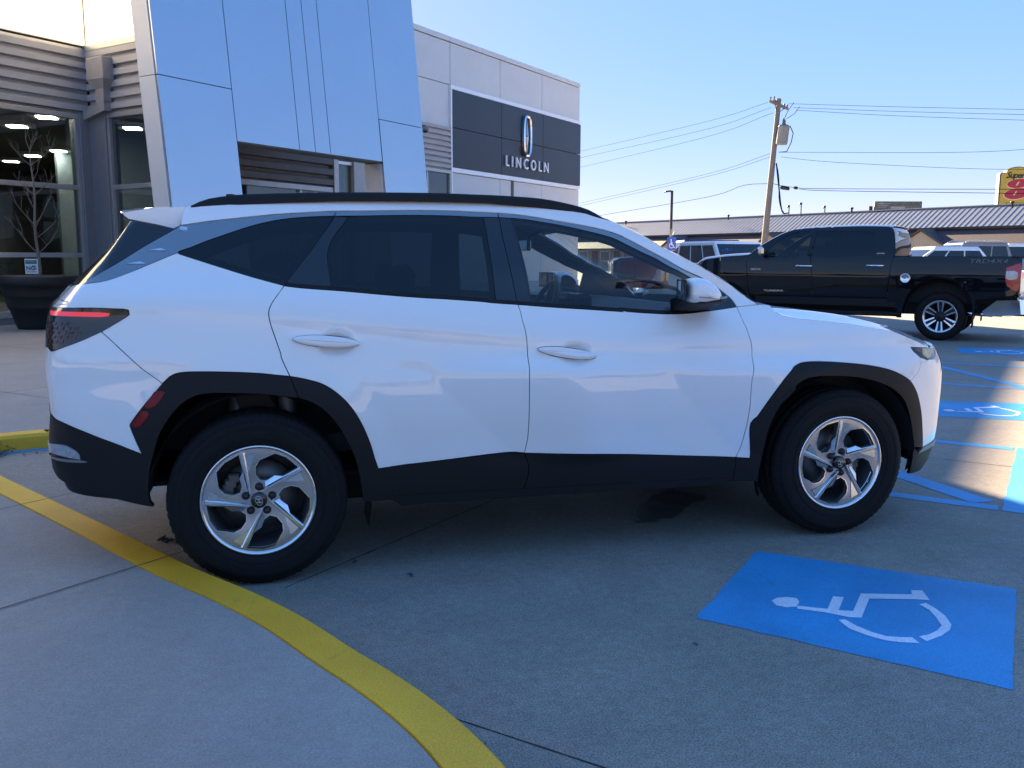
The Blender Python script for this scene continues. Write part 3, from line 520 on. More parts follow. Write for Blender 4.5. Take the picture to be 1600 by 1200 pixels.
IN = offs(OUT, .158); GAP = offs(OUT, .166)
def z3(P, z): return [(x, y, z) for x, y in P]
kb = MB(); prof = [(OUT, 0), (offs(OUT, .004), KZ-.022), (offs(OUT, .024), KZ), (IN, KZ), (offs(OUT, .160), KZ-.012)]
kb.grid(np.array([z3(P, z) for P, z in prof]), 0, False, flip=True)
tag(kb.build('kerb', M_YEL), kind='structure')
w = MB(); far = [uv(60, -40), uv(-20, -40), Vector((-16, -8, 0)), Vector((-14, -12, 0))]
ring = z3(GAP, KZ-.003)+[(p.x, p.y, KZ-.003) for p in far]
tri = geometry.tessellate_polygon([[Vector(p) for p in ring]]); w.add(ring, tri); 
for i, f in enumerate(w.f):
    a, b, c = [Vector(w.v[k]) for k in f]
    if (b-a).cross(c-a).z < 0: w.f[i] = f[::-1]
w.grid(np.array([z3(GAP, KZ-.003), z3(GAP, -.02)]), 0, False); w.grid(np.array([z3(IN, KZ-.03), z3(GAP, KZ-.03)]), 0, False, flip=True)
tag(w.build('sidewalk', M_WALK), kind='structure')
j = MB()
def wj(a, b, w=.007):
    j.add(strip((*a, 0), (*b, 0), w, KZ+.001), [(0, 1, 2, 3)])
d = (Vector((-.36, -.75))-Vector((-.91, -1.23))).normalized(); p0 = Vector((-.305, -.70))
wj(p0-d*8, p0+d*.30)
for k in range(1, 5): q = Vector((-.36, -.75))+Vector((-.62, .98))*1.15*k; wj(q-d*8, q+d*.2)
for k in range(8): wj(uv(-1+2.4*k, -12.9).xy, uv(-1+2.4*k, -2.86).xy)
for k in range(4): wj(uv(-6, -4.9-2.2*k).xy, uv(30, -4.9-2.2*k).xy)
tag(j.build('sidewalk_joint', M_JOINT), kind='structure')
# painted markings of the accessible stalls
def flat(mb, pts, z): 
    P = [Vector((p[0], p[1], z)) for p in pts]; t = geometry.tessellate_polygon([P]); k = len(mb.f); mb.add(P, t)
    for i in range(k, len(mb.f)):
        a, b, c = [Vector(mb.v[q]) for q in mb.f[i]]
        if (b-a).cross(c-a).z < 0: mb.f[i] = mb.f[i][::-1]
def rough_edge(pts, amp=.004, step=.05):
    out = []
    for i, a in enumerate(pts):
        a = Vector(a); b = Vector(pts[(i+1) % len(pts)]); n = max(1, int((b-a).length/step))
        for k in range(n):
            q = a+(b-a)*k/n; out.append(q+Vector((random.uniform(-amp, amp), random.uniform(-amp, amp), 0)) if k else q)
    return out
bl = MB(); bl2 = MB(); wh = MB()
def isa(du, dv, rot=0., mb=bl):
    def T(p):
        a, b = p[0]-.47, p[1]-2.84; c, s_ = math.cos(rot), math.sin(rot); return uv(a*c-b*s_+.47+du, a*s_+b*c+2.84+dv)
    flat(mb, rough_edge([T(p) for p in K['isa_rect']]), .0018)
    for k in ('isa_body', 'isa_head', 'isa_arc1', 'isa_arc2'): flat(wh, [T(p) for p in K[k]], .0036)
isa(0, 0); isa(5.42, .02, R(-14)); isa(11.35, -.15, R(-8))
for u_, v0, v1 in ((4.14, -2.6, 3.22), (2.33, -2.6, 3.22), (7.62, -2.6, 4.2), (9.85, -2.6, 4.0)): flat(bl2, rough_edge([uv(u_-.055, v0), uv(u_+.055, v0), uv(u_+.055, v1), uv(u_-.055, v1)]), .0018)
def ln(a, b, w): a, b = uv(*a), uv(*b); d_ = (b-a).normalized(); n_ = Vector((-d_.y, d_.x, 0))*w/2; flat(bl2, rough_edge([a-n_, b-n_, b+n_, a+n_]), .0027)
for q in (-2.4, -.5, 1.42): ln((4.06, q-.1), (2.42, q+1.72), .15)
for q in (-1.6, .3, 1.9): ln((9.76, q), (7.70, q+1.3), .13)
flat(bl2, rough_edge([uv(2.28, 3.24), uv(4.2, 3.24), uv(4.2, 3.85), uv(2.28, 3.85)], .006), .0022)
a_ = [Vector((*p, 0)) for p in offs(OUT, -.005)]; b_ = [Vector((*p, 0)) for p in offs(OUT, -.075)]
i0 = min(range(len(a_)), key=lambda i: (a_[i]-Vector((-1.9, 2.05, 0))).length)
flat(bl2, a_[i0:i0+14]+b_[i0:i0+14][::-1], .0018)
tag(bl.build('parking_symbol_panel', M_BLUE), kind='structure'); tag(bl2.build('parking_line', M_BLUE2), kind='structure'); tag(wh.build('wheelchair_symbol', M_WHITEP), kind='structure')
# oil and water stains on the lot
M_STAIN = mat('wet stain', (.10, .095, .088), .6, var=.3, scale=9)
st = MB()
_sz = [0]
def blob(c, rx, ry, rot, n=34, k=.22):
    ph = [random.uniform(0, 6.28) for _ in range(5)]; P = []
    for i in range(n):
        a = 2*math.pi*i/n; r = 1+sum(k/(q+1)*math.sin((q+2)*a+ph[q]) for q in range(5)); x, y = rx*r*math.cos(a), ry*r*math.sin(a)
        P.append((c[0]+x*math.cos(rot)-y*math.sin(rot), c[1]+x*math.sin(rot)+y*math.cos(rot)))
    _sz[0] += 1; flat(st, P, .0012+.0003*_sz[0])
blob((2.13, -.22), .12, .30, R(-24)); blob((2.26, -.12), .13, .2, R(-20)); blob((1.93, -.47), .06, .03, 0)
for c, r in (((.02, -.99+1.0), .03), ((.62, -.95), .022), ((.40, -.72), .02), ((1.5, -1.9), .012)): blob(c, r, r*.6, random.random()*3)
tag(st.build('ground_stain', M_STAIN), kind='structure')
# debris swept into the kerb corner, and a few stray bits
M_LEAF = mat('dead leaf', (.10, .065, .035), .8, var=.5, scale=30); lf = MB()
def leaf(c, s_, up):
    a = random.uniform(0, 6.28); t = random.uniform(-.5, .5); d_ = Vector((math.cos(a), math.sin(a), t)).normalized()*s_; n_ = d_.cross(Vector((random.uniform(-.4, .4), random.uniform(-.4, .4), 1))).normalized()*s_*.45; c = Vector(c)
    lf.add([c-d_, c+n_*.8, c+d_, c-n_*.8, c+Vector((0, 0, up))], [(0, 1, 4), (1, 2, 4), (2, 3, 4), (3, 0, 4)])
for _ in range(260): leaf((-1.93+random.gauss(0, .10), 2.06+random.gauss(0, .09), .01+abs(random.gauss(0, .035))), random.uniform(.012, .028), .006)
for _ in range(70): q = uv(random.uniform(.3, 3), -2.60+random.random()*.07); leaf((q.x, q.y, .01), random.uniform(.008, .018), .004)
i1 = [i for i, p in enumerate(OUT) if -1.6 < p[0] < .65 and p[1] < 1.3]
for _ in range(170): p = OUT[random.choice(i1)]; n_ = offs(OUT, -.012-abs(random.gauss(0, .03)))[int(np.argmin(np.hypot(*(OUT-p).T)))]; leaf((n_[0]+random.gauss(0, .02), n_[1]+random.gauss(0, .02), .004), random.uniform(.003, .009), .003)
tag(lf.build('leaf_litter', M_LEAF), 'brown dead leaves swept into the kerb corner behind the white car', 'leaves', kind='stuff')
M_TWIG = mat('debris', (.06, .055, .05), .9)
tw = MB()
for c, s_ in (((-.42, -.20), .035), ((-.36, -.13), .02)): 
    for _ in range(5): q = Vector((c[0]+random.gauss(0, s_), c[1]+random.gauss(0, s_*.6), .006)); tw.tube([q, q+Vector((random.uniform(-.05, .05), random.uniform(-.03, .03), .006)), q+Vector((random.uniform(-.07, .07), random.uniform(-.04, .04), .003))], .006, 5)
tag(tw.build('leaf_litter', M_TWIG), 'small dark bits of litter on the ground behind the rear wheel', 'litter', kind='stuff')

# unseen wooded rise added behind the viewer for paint and glass to reflect
hl_ = MB(); hp = [(R(a), 130+18*math.sin(a*.7), 5.5+2.2*math.sin(a*.23)+1.4*math.sin(a*.71+1)) for a in range(95, 290, 2)]
hl_.grid(np.array([[(math.sin(a)*d_*k, math.cos(a)*d_*k, h_*q) for a, d_, h_ in hp] for k, q in ((1, 0), (1.02, .7), (1.06, 1.), (1.5, .4))]))
tag(hl_.build('reflected_ridge', mat('reflection ridge', (.05, .05, .045), .95, var=.4, scale=.2)), kind='structure')
# ---------------------------------------------------------------- showroom, portal, brand wing
M_CORR = mat('ribbed metal', (.41, .41, .42), .45, .0, var=.10, scale=3, stretch=(.3, .3, 6)); M_FRAME = mat('aluminium frame', (.46, .47, .48), .38, .55, var=.06, scale=8)
M_POST = mat('grey post', (.22, .225, .24), .5, var=.06); M_DARKR = mat('dark ribbed metal', (.15, .135, .125), .5, var=.12, scale=5)
M_ACM = mat('silver composite panel', (.56, .58, .62), .20, .95, var=.025, scale=.7, bump=.02, bscale=.8)
M_PANEL = mat('light grey panel', (.62, .645, .645), .42, .15, var=.04, scale=1.2); M_SIGN = mat('slate sign panel', (.020, .027, .040), .30, 0, var=.10, scale=1.5)
M_BRIGHT = mat('bright reveal', (.85, .86, .88), .3, .3); M_BACK = mat('dark backing', (.02, .02, .022), .9); M_CHROME = mat('chrome', (.85, .86, .88), .08, 1., var=.03)
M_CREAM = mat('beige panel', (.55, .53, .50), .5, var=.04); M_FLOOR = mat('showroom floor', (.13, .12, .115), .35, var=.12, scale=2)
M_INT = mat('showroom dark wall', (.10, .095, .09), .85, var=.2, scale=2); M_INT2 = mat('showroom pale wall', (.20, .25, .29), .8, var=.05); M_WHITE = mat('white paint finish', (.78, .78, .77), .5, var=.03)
M_SHOPGLASS = glass_mat('shop glass', (.62, .68, .68), (.9, .95, 1), ior=1.7); M_LAMP = mat('lamp diffuser', (1, .88, .68), .5, emit=18.)
tr = bpy.data.materials.new('translucent panel'); tr.use_nodes = True; nt = tr.node_tree; nt.nodes.remove(nt.nodes['Principled BSDF'])
t1 = node(nt, 'ShaderNodeBsdfTranslucent'); t1.inputs[0].default_value = (.62, .60, .53, 1); d1 = node(nt, 'ShaderNodeBsdfDiffuse'); d1.inputs[0].default_value = (.8, .78, .72, 1)
nz = node(nt, 'ShaderNodeTexNoise'); nz.inputs['Scale'].default_value = .6; tcn = node(nt, 'ShaderNodeTexCoord'); nt.links.new(tcn.outputs['Object'], nz.inputs[0])
mrn = node(nt, 'ShaderNodeMapRange'); mrn.inputs[3].default_value = .06; mrn.inputs[4].default_value = .2; nt.links.new(nz.outputs[0], mrn.inputs[0])
mxs = node(nt, 'ShaderNodeMixShader'); nt.links.new(mrn.outputs[0], mxs.inputs[0]); nt.links.new(t1.outputs[0], mxs.inputs[1]); nt.links.new(d1.outputs[0], mxs.inputs[2]); nt.links.new(mxs.outputs[0], nt.nodes['Material Output'].inputs[0]); M_TRANS = tr
def ub(mb, u0, u1, v0, v1, z0, z1, mi=0, b=0.):
    o = uv(u0, v0, z0); (mb.bev(o, U*(u1-u0), N*(v1-v0), Z*(z1-z0), b, mi) if b else mb.box(o, U*(u1-u0), N*(v1-v0), Z*(z1-z0), mi)); return mb
def ribs(a, b, out, z0, z1, pitch, mi=0, dep=.085):
    """horizontal ribbed cladding from ground point a to b, ribs standing out along out"""
    a, b, out = Vector(a), Vector(b), Vector(out); prof = []; z = z1
    while z > z0+.01:
        for dz, d in ((0, dep), (pitch*.56, dep), (pitch*.60, 0), (pitch*.90, 0)):
            if z-dz >= z0: prof.append((z-dz, d))
        z -= pitch
    prof.append((z0, prof[-1][1])); m = MB(); L = [a+out*d+Z*zz for zz, d in prof]; Rr = [b+out*d+Z*zz for zz, d in prof]
    for i in range(len(prof)-1): m.add([L[i], L[i+1], Rr[i+1], Rr[i]], [(0, 1, 2, 3)])
    n = out.cross(Z)
    if (b-a).dot(n) > 0: m.f = [f[::-1] for f in m.f]
    return m
V0 = -13.3; UC = 8.03                                     # front wall line; inner corner
sb = thing('showroom_building', 'showroom with ribbed metal band, tall shop windows and glowing cream upper panels at left', 'building', uv(3, V0, KZ), world=True)
r = ribs(uv(-9, V0), uv(UC-.02, V0), N, 4.16, 5.34, .205); r.build('ribbed_cladding', M_CORR, sb)
r = ribs(uv(UC, V0+.05), uv(UC, -9.5), -U, 4.16, 5.34, .205); r.build('ribbed_cladding', M_CORR, sb)
r = ribs(uv(UC, -9.5), uv(10.83, -9.5), N, 2.78, 5.6, .205); r.build('ribbed_cladding', M_DARKR, sb)
c = MB(); ub(c, -9, UC-.10, V0-.1, V0+.075, 5.34, 5.40); ub(c, -9, UC-.10, V0-.1, V0+.095, 5.43, 5.46); ub(c, UC-.095, UC+.1, V0-.1, -9.42, 5.34, 5.46); c.build('coping', M_FRAME, sb, bevel=.004)
up = MB(); up.add([uv(-9, V0, 5.46), uv(UC, V0, 5.46), uv(UC, V0, 8.6), uv(-9, V0, 8.6)], [(0, 1, 2, 3)]); up.build('upper_panel', M_TRANS, sb)
up = MB(); up.add([uv(UC, V0, 5.46), uv(UC, -9.4, 5.46), uv(UC, -9.4, 8.6), uv(UC, V0, 8.6)], [(0, 1, 2, 3)]); up.build('upper_panel', M_TRANS, sb)
sm_ = MB(); ub(sm_, UC-.018, UC+.004, V0+.004, V0+.028, 5.46, 8.6); sm_.build('panel_seam', mat('seam', (.2, .18, .14), .7), sb)
# windows of the front wall and of the side wall: frame, panes
def window(u0, u1, z0, z1, rails, posts, name='window', front=True, at=V0, w=.065, glass=M_SHOPGLASS, hd=.10):
    def bx(m, a0, a1, c0, c1, d0, d1):
        if front: ub(m, a0, a1, at+d0, at+d1, c0, c1)
        else: m.box(uv(at-d1, a0, c0), U*(d1-d0), N*(a1-a0), Z*(c1-c0))
    f = MB(); bx(f, u0, u1, z1-hd, z1, -.06, .07); bx(f, u0, u1, z0, z0+.12, -.06, .06); bx(f, u0, u0+w, z0+.12, z1-hd, -.06, .058); bx(f, u1-w, u1, z0+.12, z1-hd, -.06, .058)
    xs = [u0]+list(posts)+[u1]
    for q in posts: bx(f, q-w/2, q+w/2, z0+.12, z1-hd, -.055, .05)
    for k in range(len(xs)-1):
        a0 = xs[k]+(w/2 if k else w)+.002; a1 = xs[k+1]-(w/2 if k < len(xs)-2 else w)-.002
        for z in rails: bx(f, a0, a1, z-.045, z+.045, -.05, .045)
    fr = f.build(name, M_FRAME, sb, bevel=.004)
    p = MB(); bx(p, u0+.02, u1-.02, z0+.05, z1-.05, -.012, -.006); p.build('pane', glass, fr); return fr
window(4.6, 7.74, .23, 4.14, (2.72, 1.40), ()); window(.4, 4.6, .23, 4.14, (2.72, 1.40), (2.5,)); window(-8.9, .4, .23, 4.14, (2.72, 1.40), (-5.8, -2.7))
pl_ = MB(); ub(pl_, -9, UC, V0-.3, V0+.04, 0, .23); pl_.build('plinth', M_POST, sb)
ps = MB(); ub(ps, 7.74, UC-.004, V0-.25, V0+.10, .11, 4.16, b=.012); ub(ps, UC-.10, UC+.2, V0+.104, V0+.62, .11, 4.16, b=.012); ps.build('corner_post', M_POST, sb)
window(V0+.62, -9.52, .23, 4.14, (2.72, 1.40), (), front=False, at=UC)
# downpipe with its hopper head in the inner corner
dp = MB(); c0 = uv(UC-.06, V0+.9, 4.55)
dp.bev(uv(UC-.30, V0+.42, 4.72), U*.25, N*.52, Z*.42, .012)
top = [uv(UC-.30, V0+.42, 4.72), uv(UC-.05, V0+.42, 4.72), uv(UC-.05, V0+.94, 4.72), uv(UC-.30, V0+.94, 4.72)]; bot = [uv(UC-.22, V0+.55, 4.56), uv(UC-.05, V0+.55, 4.56), uv(UC-.05, V0+.81, 4.56), uv(UC-.22, V0+.81, 4.56)]
dp.add(top+bot, [(0, 1, 5, 4), (1, 2, 6, 5), (2, 3, 7, 6), (3, 0, 4, 7)])
dp.box(uv(UC-.22, V0+.55, 4.30), U*.17, N*.26, Z*.26); dp.prism([uv(UC-.22, V0+.81, 4.34), uv(UC-.22, V0+.81, 4.16), uv(UC-.22, V0+.12, 4.02), uv(UC-.22, V0+.12, 4.20)], U*.16)
dp.build('downpipe', mat('grey gutter metal', (.33, .32, .315), .5, var=.06), sb)
# entrance block seen through the portal
window(8.2, 10.80, .11, 2.78, (2.25,), (9.9,), name='entrance_door', at=-9.5)
e = MB(); ub(e, 10.80, 10.95, -9.75, -9.40, .11, 3.5, b=.01); e.build('door_post', M_FRAME, sb)
e = MB(); ub(e, 10.955, 11.46, -9.56, -9.54, .11, 3.28); e.build('side_light', glass_mat('side glass', (.55, .68, .72)), sb)
e = MB(); ub(e, 10.955, 11.46, -9.62, -9.50, 3.28, 3.34); ub(e, 10.955, 11.0, -9.62, -9.50, .11, 3.28); e.build('side_light_frame', M_BRIGHT, sb)
e = MB(); ub(e, 11.465, 11.985, -9.7, -9.45, .11, 3.50); e.build('wall_panel', M_CREAM, sb); e = MB(); ub(e, 11.995, 13.0, -9.7, -9.45, .11, 3.50); e.build('wall_panel', M_CREAM, sb)
e = MB(); ub(e, UC+.02, 9.30, -9.39, -7.45, 3.52, 3.75); e.build('shade_canopy', M_DARKR, sb)  # slab added between portal and doors to keep the entrance dark
e = MB(); ub(e, 10.85, 13.0, -9.72, -9.47, 3.505, 5.6); e.build('wall', M_DARKR, sb)
# room behind the glass
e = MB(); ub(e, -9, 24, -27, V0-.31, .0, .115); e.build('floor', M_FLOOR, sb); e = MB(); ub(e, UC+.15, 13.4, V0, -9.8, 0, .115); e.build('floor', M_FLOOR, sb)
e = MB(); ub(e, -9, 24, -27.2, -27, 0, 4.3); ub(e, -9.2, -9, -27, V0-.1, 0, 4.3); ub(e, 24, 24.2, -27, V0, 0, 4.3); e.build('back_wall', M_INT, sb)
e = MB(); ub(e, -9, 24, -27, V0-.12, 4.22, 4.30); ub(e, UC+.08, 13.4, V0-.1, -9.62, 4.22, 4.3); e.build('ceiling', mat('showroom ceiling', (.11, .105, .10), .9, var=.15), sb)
e = MB(); ub(e, -9.2, 14.25, -27.2, V0-.04, 5.34, 5.43); ub(e, UC+.05, 13.0, V0-.04, -9.60, 5.34, 5.43); e.build('roof', M_BACK, sb)  # out-of-view roof slab added to stop sun leaking past the ceiling
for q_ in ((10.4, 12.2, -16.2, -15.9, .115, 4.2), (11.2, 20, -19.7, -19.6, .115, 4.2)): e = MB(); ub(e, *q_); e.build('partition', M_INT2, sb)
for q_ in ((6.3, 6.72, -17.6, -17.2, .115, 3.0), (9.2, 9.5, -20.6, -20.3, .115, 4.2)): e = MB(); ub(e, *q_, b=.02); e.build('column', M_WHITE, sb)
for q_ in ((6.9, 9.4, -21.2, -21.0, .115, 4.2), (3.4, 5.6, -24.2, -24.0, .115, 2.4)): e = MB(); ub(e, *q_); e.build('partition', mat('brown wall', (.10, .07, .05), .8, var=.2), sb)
for k, (x, y, z) in enumerate(Q['lights']):
    if k == 8: continue
    lt = thing('ceiling_light', ['square ceiling light glowing behind the left window, just above the bare tree top', 'square ceiling light glowing left of the bare tree top', 'square ceiling light glowing right of the bare tree stem', 'square ceiling light glowing at the left of the bare tree stem', 'square ceiling light glowing near the left edge of the window, lowest of its row',
        'square ceiling light glowing in the narrow window by the portal, upper left one', 'square ceiling light glowing in the narrow window by the portal, lower left one', 'square ceiling light glowing in the narrow window by the portal, lower right one'][k], 'ceiling light', (x, y, 4.2), group='showroom ceiling lights', world=True)
    m = MB(); m.box((x-.30, y-.30, 4.13), (.60, 0, 0), (0, .60, 0), (0, 0, .085)); m.build('housing', M_FRAME, lt)
    m = MB(); m.box((x-.17, y-.17, 4.118), (.34, 0, 0), (0, .34, 0), (0, 0, .008)); m.build('diffuser', M_LAMP, lt)
# showroom things seen through the glass
pt = thing('framed_poster', 'pale framed poster with a dark figure standing inside the left window', 'poster', uv(6.5, -14.6, .115), world=True)
m = MB(); ub(m, 6.28, 6.72, -14.62, -14.58, 1.1, 1.9); m.build('frame', M_WHITE, pt); m = MB(); ub(m, 6.34, 6.66, -14.578, -14.572, 1.16, 1.84); m.build('print', mat('poster print', (.12, .12, .11), .6, col2=(.5, .48, .40), scale=6), pt); m = MB(); ub(m, 6.46, 6.54, -14.63, -14.59, .115, 1.1); m.build('stand', M_POST, pt)
dk = thing('reception_desk', 'dark counter standing in the showroom behind the left window', 'desk', uv(5, -18, .115), world=True)
m = MB(); ub(m, 4.2, 6.4, -18.6, -17.9, .115, 1.15, b=.02); m.build('body', mat('dark wood', (.06, .045, .035), .5, var=.3), dk); m = MB(); ub(m, 4.1, 6.5, -18.7, -17.8, 1.152, 1.2, b=.01); m.build('worktop', M_INT2, dk)
# ---- entrance portal, leaning back, silver panels
LEAN = math.tan(R(5.5)); VP = -6.6
def pv(z, d=0.): return VP-LEAN*z-d
po = thing('entrance_portal', 'tall silver metal entrance portal leaning back in front of the showroom doors', 'portal', uv(7.7, VP, KZ), world=True)
PT = 7.9
def ppan(u0, u1, z0, z1, mb, g_=.006, th=.03):
    """one cladding sheet on the leaning face"""
    o = [uv(u, pv(z, th), z) for u, z in ((u0+g_, z0+g_), (u1-g_, z0+g_), (u1-g_, z1-g_), (u0+g_, z1-g_))]
    d = (N*math.cos(R(5.5))+Z*math.sin(R(5.5)))*th; mb.prism(o, d)
ZS, ZJ = 3.02, 3.755
for (a, b, z0, z1) in ((4.81, 6.06, .13, ZJ), (4.81, 6.06, ZJ, PT), (6.06, 7.31, ZS, PT), (7.31, 7.66, ZS, PT), (7.66, 8.01, ZS, PT), (8.01, 9.31, ZS, PT), (9.32, 10.57, .13, ZJ), (9.31, 10.57, ZJ, PT)): fc = MB(); ppan(a, b, z0, z1, fc); fc.build('face_panel', M_ACM, po, bevel=.003)
cr = MB()
def slab(u0, u1, z0, z1, d0, d1):
    P = [uv(u, pv(z, d), z) for u, z, d in ((u0, z0, d0), (u1, z0, d0), (u1, z1, d0), (u0, z1, d0), (u0, z0, d1), (u1, z0, d1), (u1, z1, d1), (u0, z1, d1))]
    cr.add(P, [(0, 1, 2, 3), (7, 6, 5, 4), (0, 4, 5, 1), (1, 5, 6, 2), (2, 6, 7, 3), (3, 7, 4, 0)])
slab(4.83, 6.05, .11, PT-.03, .034, .36); slab(9.335, 10.55, .11, PT-.03, .034, .42); slab(6.052, 9.333, 3.035, PT-.03, .034, .36)
cr.build('core', M_BACK, po)
for (u_, dp_, z0, z1) in ((4.80, .36, .12, ZJ), (4.80, .36, ZJ, PT), (10.562, .42, .12, ZJ), (10.562, .42, ZJ, PT)):
    P = [uv(u_, pv(z, d), z) for z, d in ((z0+.005, .034), (z0+.005, dp_), (z1-.005, dp_), (z1-.005, .034))]; sd = MB(); sd.prism(P, U*.022); sd.build('side_panel', M_PANEL, po)
sd = MB(); P = [uv(9.31, pv(z, d), z) for z, d in ((.12, .036), (.12, .42), (3.0, .42), (3.0, .036))]; sd.prism(P, U*.02); sd.build('reveal_panel', M_CREAM, po); sd = MB(); P = [uv(6.056, pv(z, d), z) for z, d in ((.12, .036), (.12, .36), (3.0, .36), (3.0, .036))]; sd.prism(P, U*.02); sd.build('reveal_panel', M_CREAM, po)
sd = MB(); P = [uv(u, pv(3.02, d), 3.012) for u, d in ((6.08, .03), (9.30, .03), (9.30, .36), (6.08, .36))]; sd.prism(P, Z*.02); sd.build('soffit', M_DARKR, po)
# ---- brand wing with the slate sign wall
bw = thing('dealership_wing', 'grey panelled wing with a slate blue sign wall right of the portal', 'building', uv(22, V0, KZ), world=True)
uu = [14.3, 16.2, 18.3, 20.39, 23.3, 26.16, 29.17]
for k in range(len(uu)-1):
    def one(z0, z1, nm='wall_panel', e=.012, d0=-.05, d1=-.004):
        m = MB(); ub(m, uu[k]+e, uu[k+1]-e, V0+d0, V0+d1, z0, z1); m.build(nm, M_PANEL, bw, bevel=.003)
    one(6.71, 7.965); one(7.985, 8.14, 'coping', .006, -.06, .03)
    if k < 3: one(5.40, 6.69)
    else: one(2.70, 4.03); one(.5, 2.68)
for k in range(3, 6):
    for z0, z1 in ((5.425, 6.56), (4.20, 5.405)): sp = MB(); ub(sp, uu[k]+.010, uu[k+1]-.010, V0-.03, V0+.06, z0, z1); sp.build('sign_panel', M_SIGN, bw, bevel=.003)
for q_ in ((20.40, 29.16, V0-.04, V0+.055, 6.575, 6.70), (20.40, 29.16, V0-.04, V0+.055, 4.045, 4.185), (20.32, 20.385, V0-.04, V0+.07, .5, 6.70)): sp = MB(); ub(sp, *q_); sp.build('light_strip', M_BRIGHT, bw)
core = MB(); ub(core, 14.3, 29.15, -27, V0-.06, 4.06, 8.1); ub(core, 20.4, 29.15, -27, V0-.06, .1, 4.05); core.build('wall', M_BACK, bw)
for z0, z1 in ((.5, 2.68), (2.70, 4.03), (4.05, 5.40), (5.42, 6.69), (6.71, 7.965)):
    for k in range(5): sw = MB(); sw.box(uv(29.152, -13.35-2.6*k, z0), U*.04, -N*2.585, Z*(z1-z0)); sw.build('side_panel', M_PANEL, bw)
b_ = MB(); ub(b_, 20.3, 29.2, -27, V0+.02, .0, .49); b_.build('plinth', M_CREAM, bw)
r = ribs(uv(14.3, V0), uv(20.31, V0), N, 4.10, 5.39, .165); r.build('ribbed_cladding', M_CORR, bw)
sbk = sb; sb = bw; window(17.6, 20.31, .2, 4.08, (2.72, 1.4), (19.1,)); window(14.3, 17.6, .2, 4.08, (2.72, 1.4), (16.,)); sb = sbk
m = MB(); m.lathe([(0, 0.001), (0, .42), (.08, .44), (.10, .40), (.10, .001)], uv(19.95, -13.9, 3.5), N, U, 40); tag(m.build('round_disc', mat('dark disc', (.05, .05, .055), .6, var=.3, scale=5)), 'dark round disc hanging inside the window below the slate sign wall', 'disc')  # plain dark disc behind the glass
# sign: emblem and lettering
sg = thing('wall_sign', 'silver LINCOLN letters under a tall oblong star emblem on the slate wall', 'sign', uv(24.95, V0+.07, 4.5), world=True)
tm = text_mb('LINCOLN', .36, .06, uv(23.46, V0+.075, 4.50), U, Z, spacing=1.62, width=1.0, bold=.008); x1 = max((Vector(p)-uv(0, 0)).dot(U) for p in tm.v); k = (26.46-23.46)/(x1-23.46)
tm.v = [tuple(Vector(p)+U*((Vector(p).dot(U)-23.46)*(k-1))) for p in tm.v]; tm.build('lettering', M_BRIGHT, sg)
em = MB(); uc, zc, hw, hh = 24.88, 5.64, .27, .71
def oval(sx, sz, n=11):
    P = []
    for q in range(4*n):
        a = 2*math.pi*q/(4*n); ca, sa = math.cos(a), math.sin(a); P.append((sx*(abs(ca)**.55)*(1 if ca > 0 else -1), sz*(abs(sa)**.55)*(1 if sa > 0 else -1)))
    return P
o1, o2 = oval(hw, hh), oval(hw-.085, hh-.085); n_ = len(o1)
def at(p, d): return uv(uc+p[0]*(1-.12*(p[1]/hh)**2), V0+.07+d, zc+p[1])
rings = [[at(p, .02) for p in o1], [at(p, .10) for p in o1], [at(((a[0]+b[0])/2, (a[1]+b[1])/2), .14) for a, b in zip(o1, o2)], [at(p, .10) for p in o2], [at(p, .02) for p in o2]]
vs_ = [p for r_ in rings for p in r_]; em.add(vs_, [(i*n_+q, i*n_+(q+1) % n_, (i+1)*n_+(q+1) % n_, (i+1)*n_+q) for i in range(4) for q in range(n_)])
for a, b in (((0, hh-.08), (.045, 0)), ((0, -hh+.08), (.045, 0)), ((hw-.08, 0), (0, .05)), ((-hw+.08, 0), (0, .05))):      # four tapered star arms with a ridge
    P = [at(a, .06), at((b[0], b[1]), .06), at((0, 0), .13), at((-b[0], -b[1]), .06)]; em.add(P, [(0, 1, 2), (0, 2, 3)]); em.add(P, [(2, 1, 0), (3, 2, 0)])
em.build('emblem', M_CHROME, sg)
m = MB(); c0 = uv(18.95, V0+.10, 5.16); m.sphere(c0, .085, n=14, mi=1); m.lathe([(-.12, .04), (-.10, .10), (.0, .105), (.02, .07)], c0+Z*.08, Z, U, 20); m.tube([uv(18.95, V0+.02, 5.3), c0+Z*.1], .025)
tag(m.build('security_camera', [M_POST, mat('camera dome', (.02, .02, .025), .1)]), 'small dark dome camera on the ribbed wall between portal and sign wall', 'camera')
# ---------------------------------------------------------------- white SUV
M_PAINT = mat('white car paint', (.92, .90, .87), .5, 0, coat=1., spec=.1, coat_ior=1.75); M_CLAD = mat('black body cladding', (.010, .010, .0105), .58, 0, bump=.06, bscale=900, spec=.28)
M_GBLK = mat('gloss black', (.008, .008, .009), .12, 0, coat=.6); M_SHELL = mat('inner shell', (.012, .012, .013), .9); M_TRIM = mat('satin silver trim', (.33, .335, .345), .22, .85, var=.02, scale=4)
M_TINT = glass_mat('privacy glass', (.10, .115, .125), (1, 1, 1)); M_CLEAR = glass_mat('car glass', (.64, .71, .72)); M_RUB = mat('tyre rubber', (.011, .011, .0115), .78, var=.15, scale=30, spec=.22)
M_ALLOY = mat('machined alloy', (.80, .81, .83), .18, .95, var=.03); M_ALLOY2 = mat('grey painted alloy', (.46, .47, .50), .32, .85, var=.04); M_DISC = mat('brake steel', (.15, .145, .14), .5, .8, var=.15, scale=20); M_DARKM = mat('dark metal', (.03, .03, .033), .5, .5, var=.2)
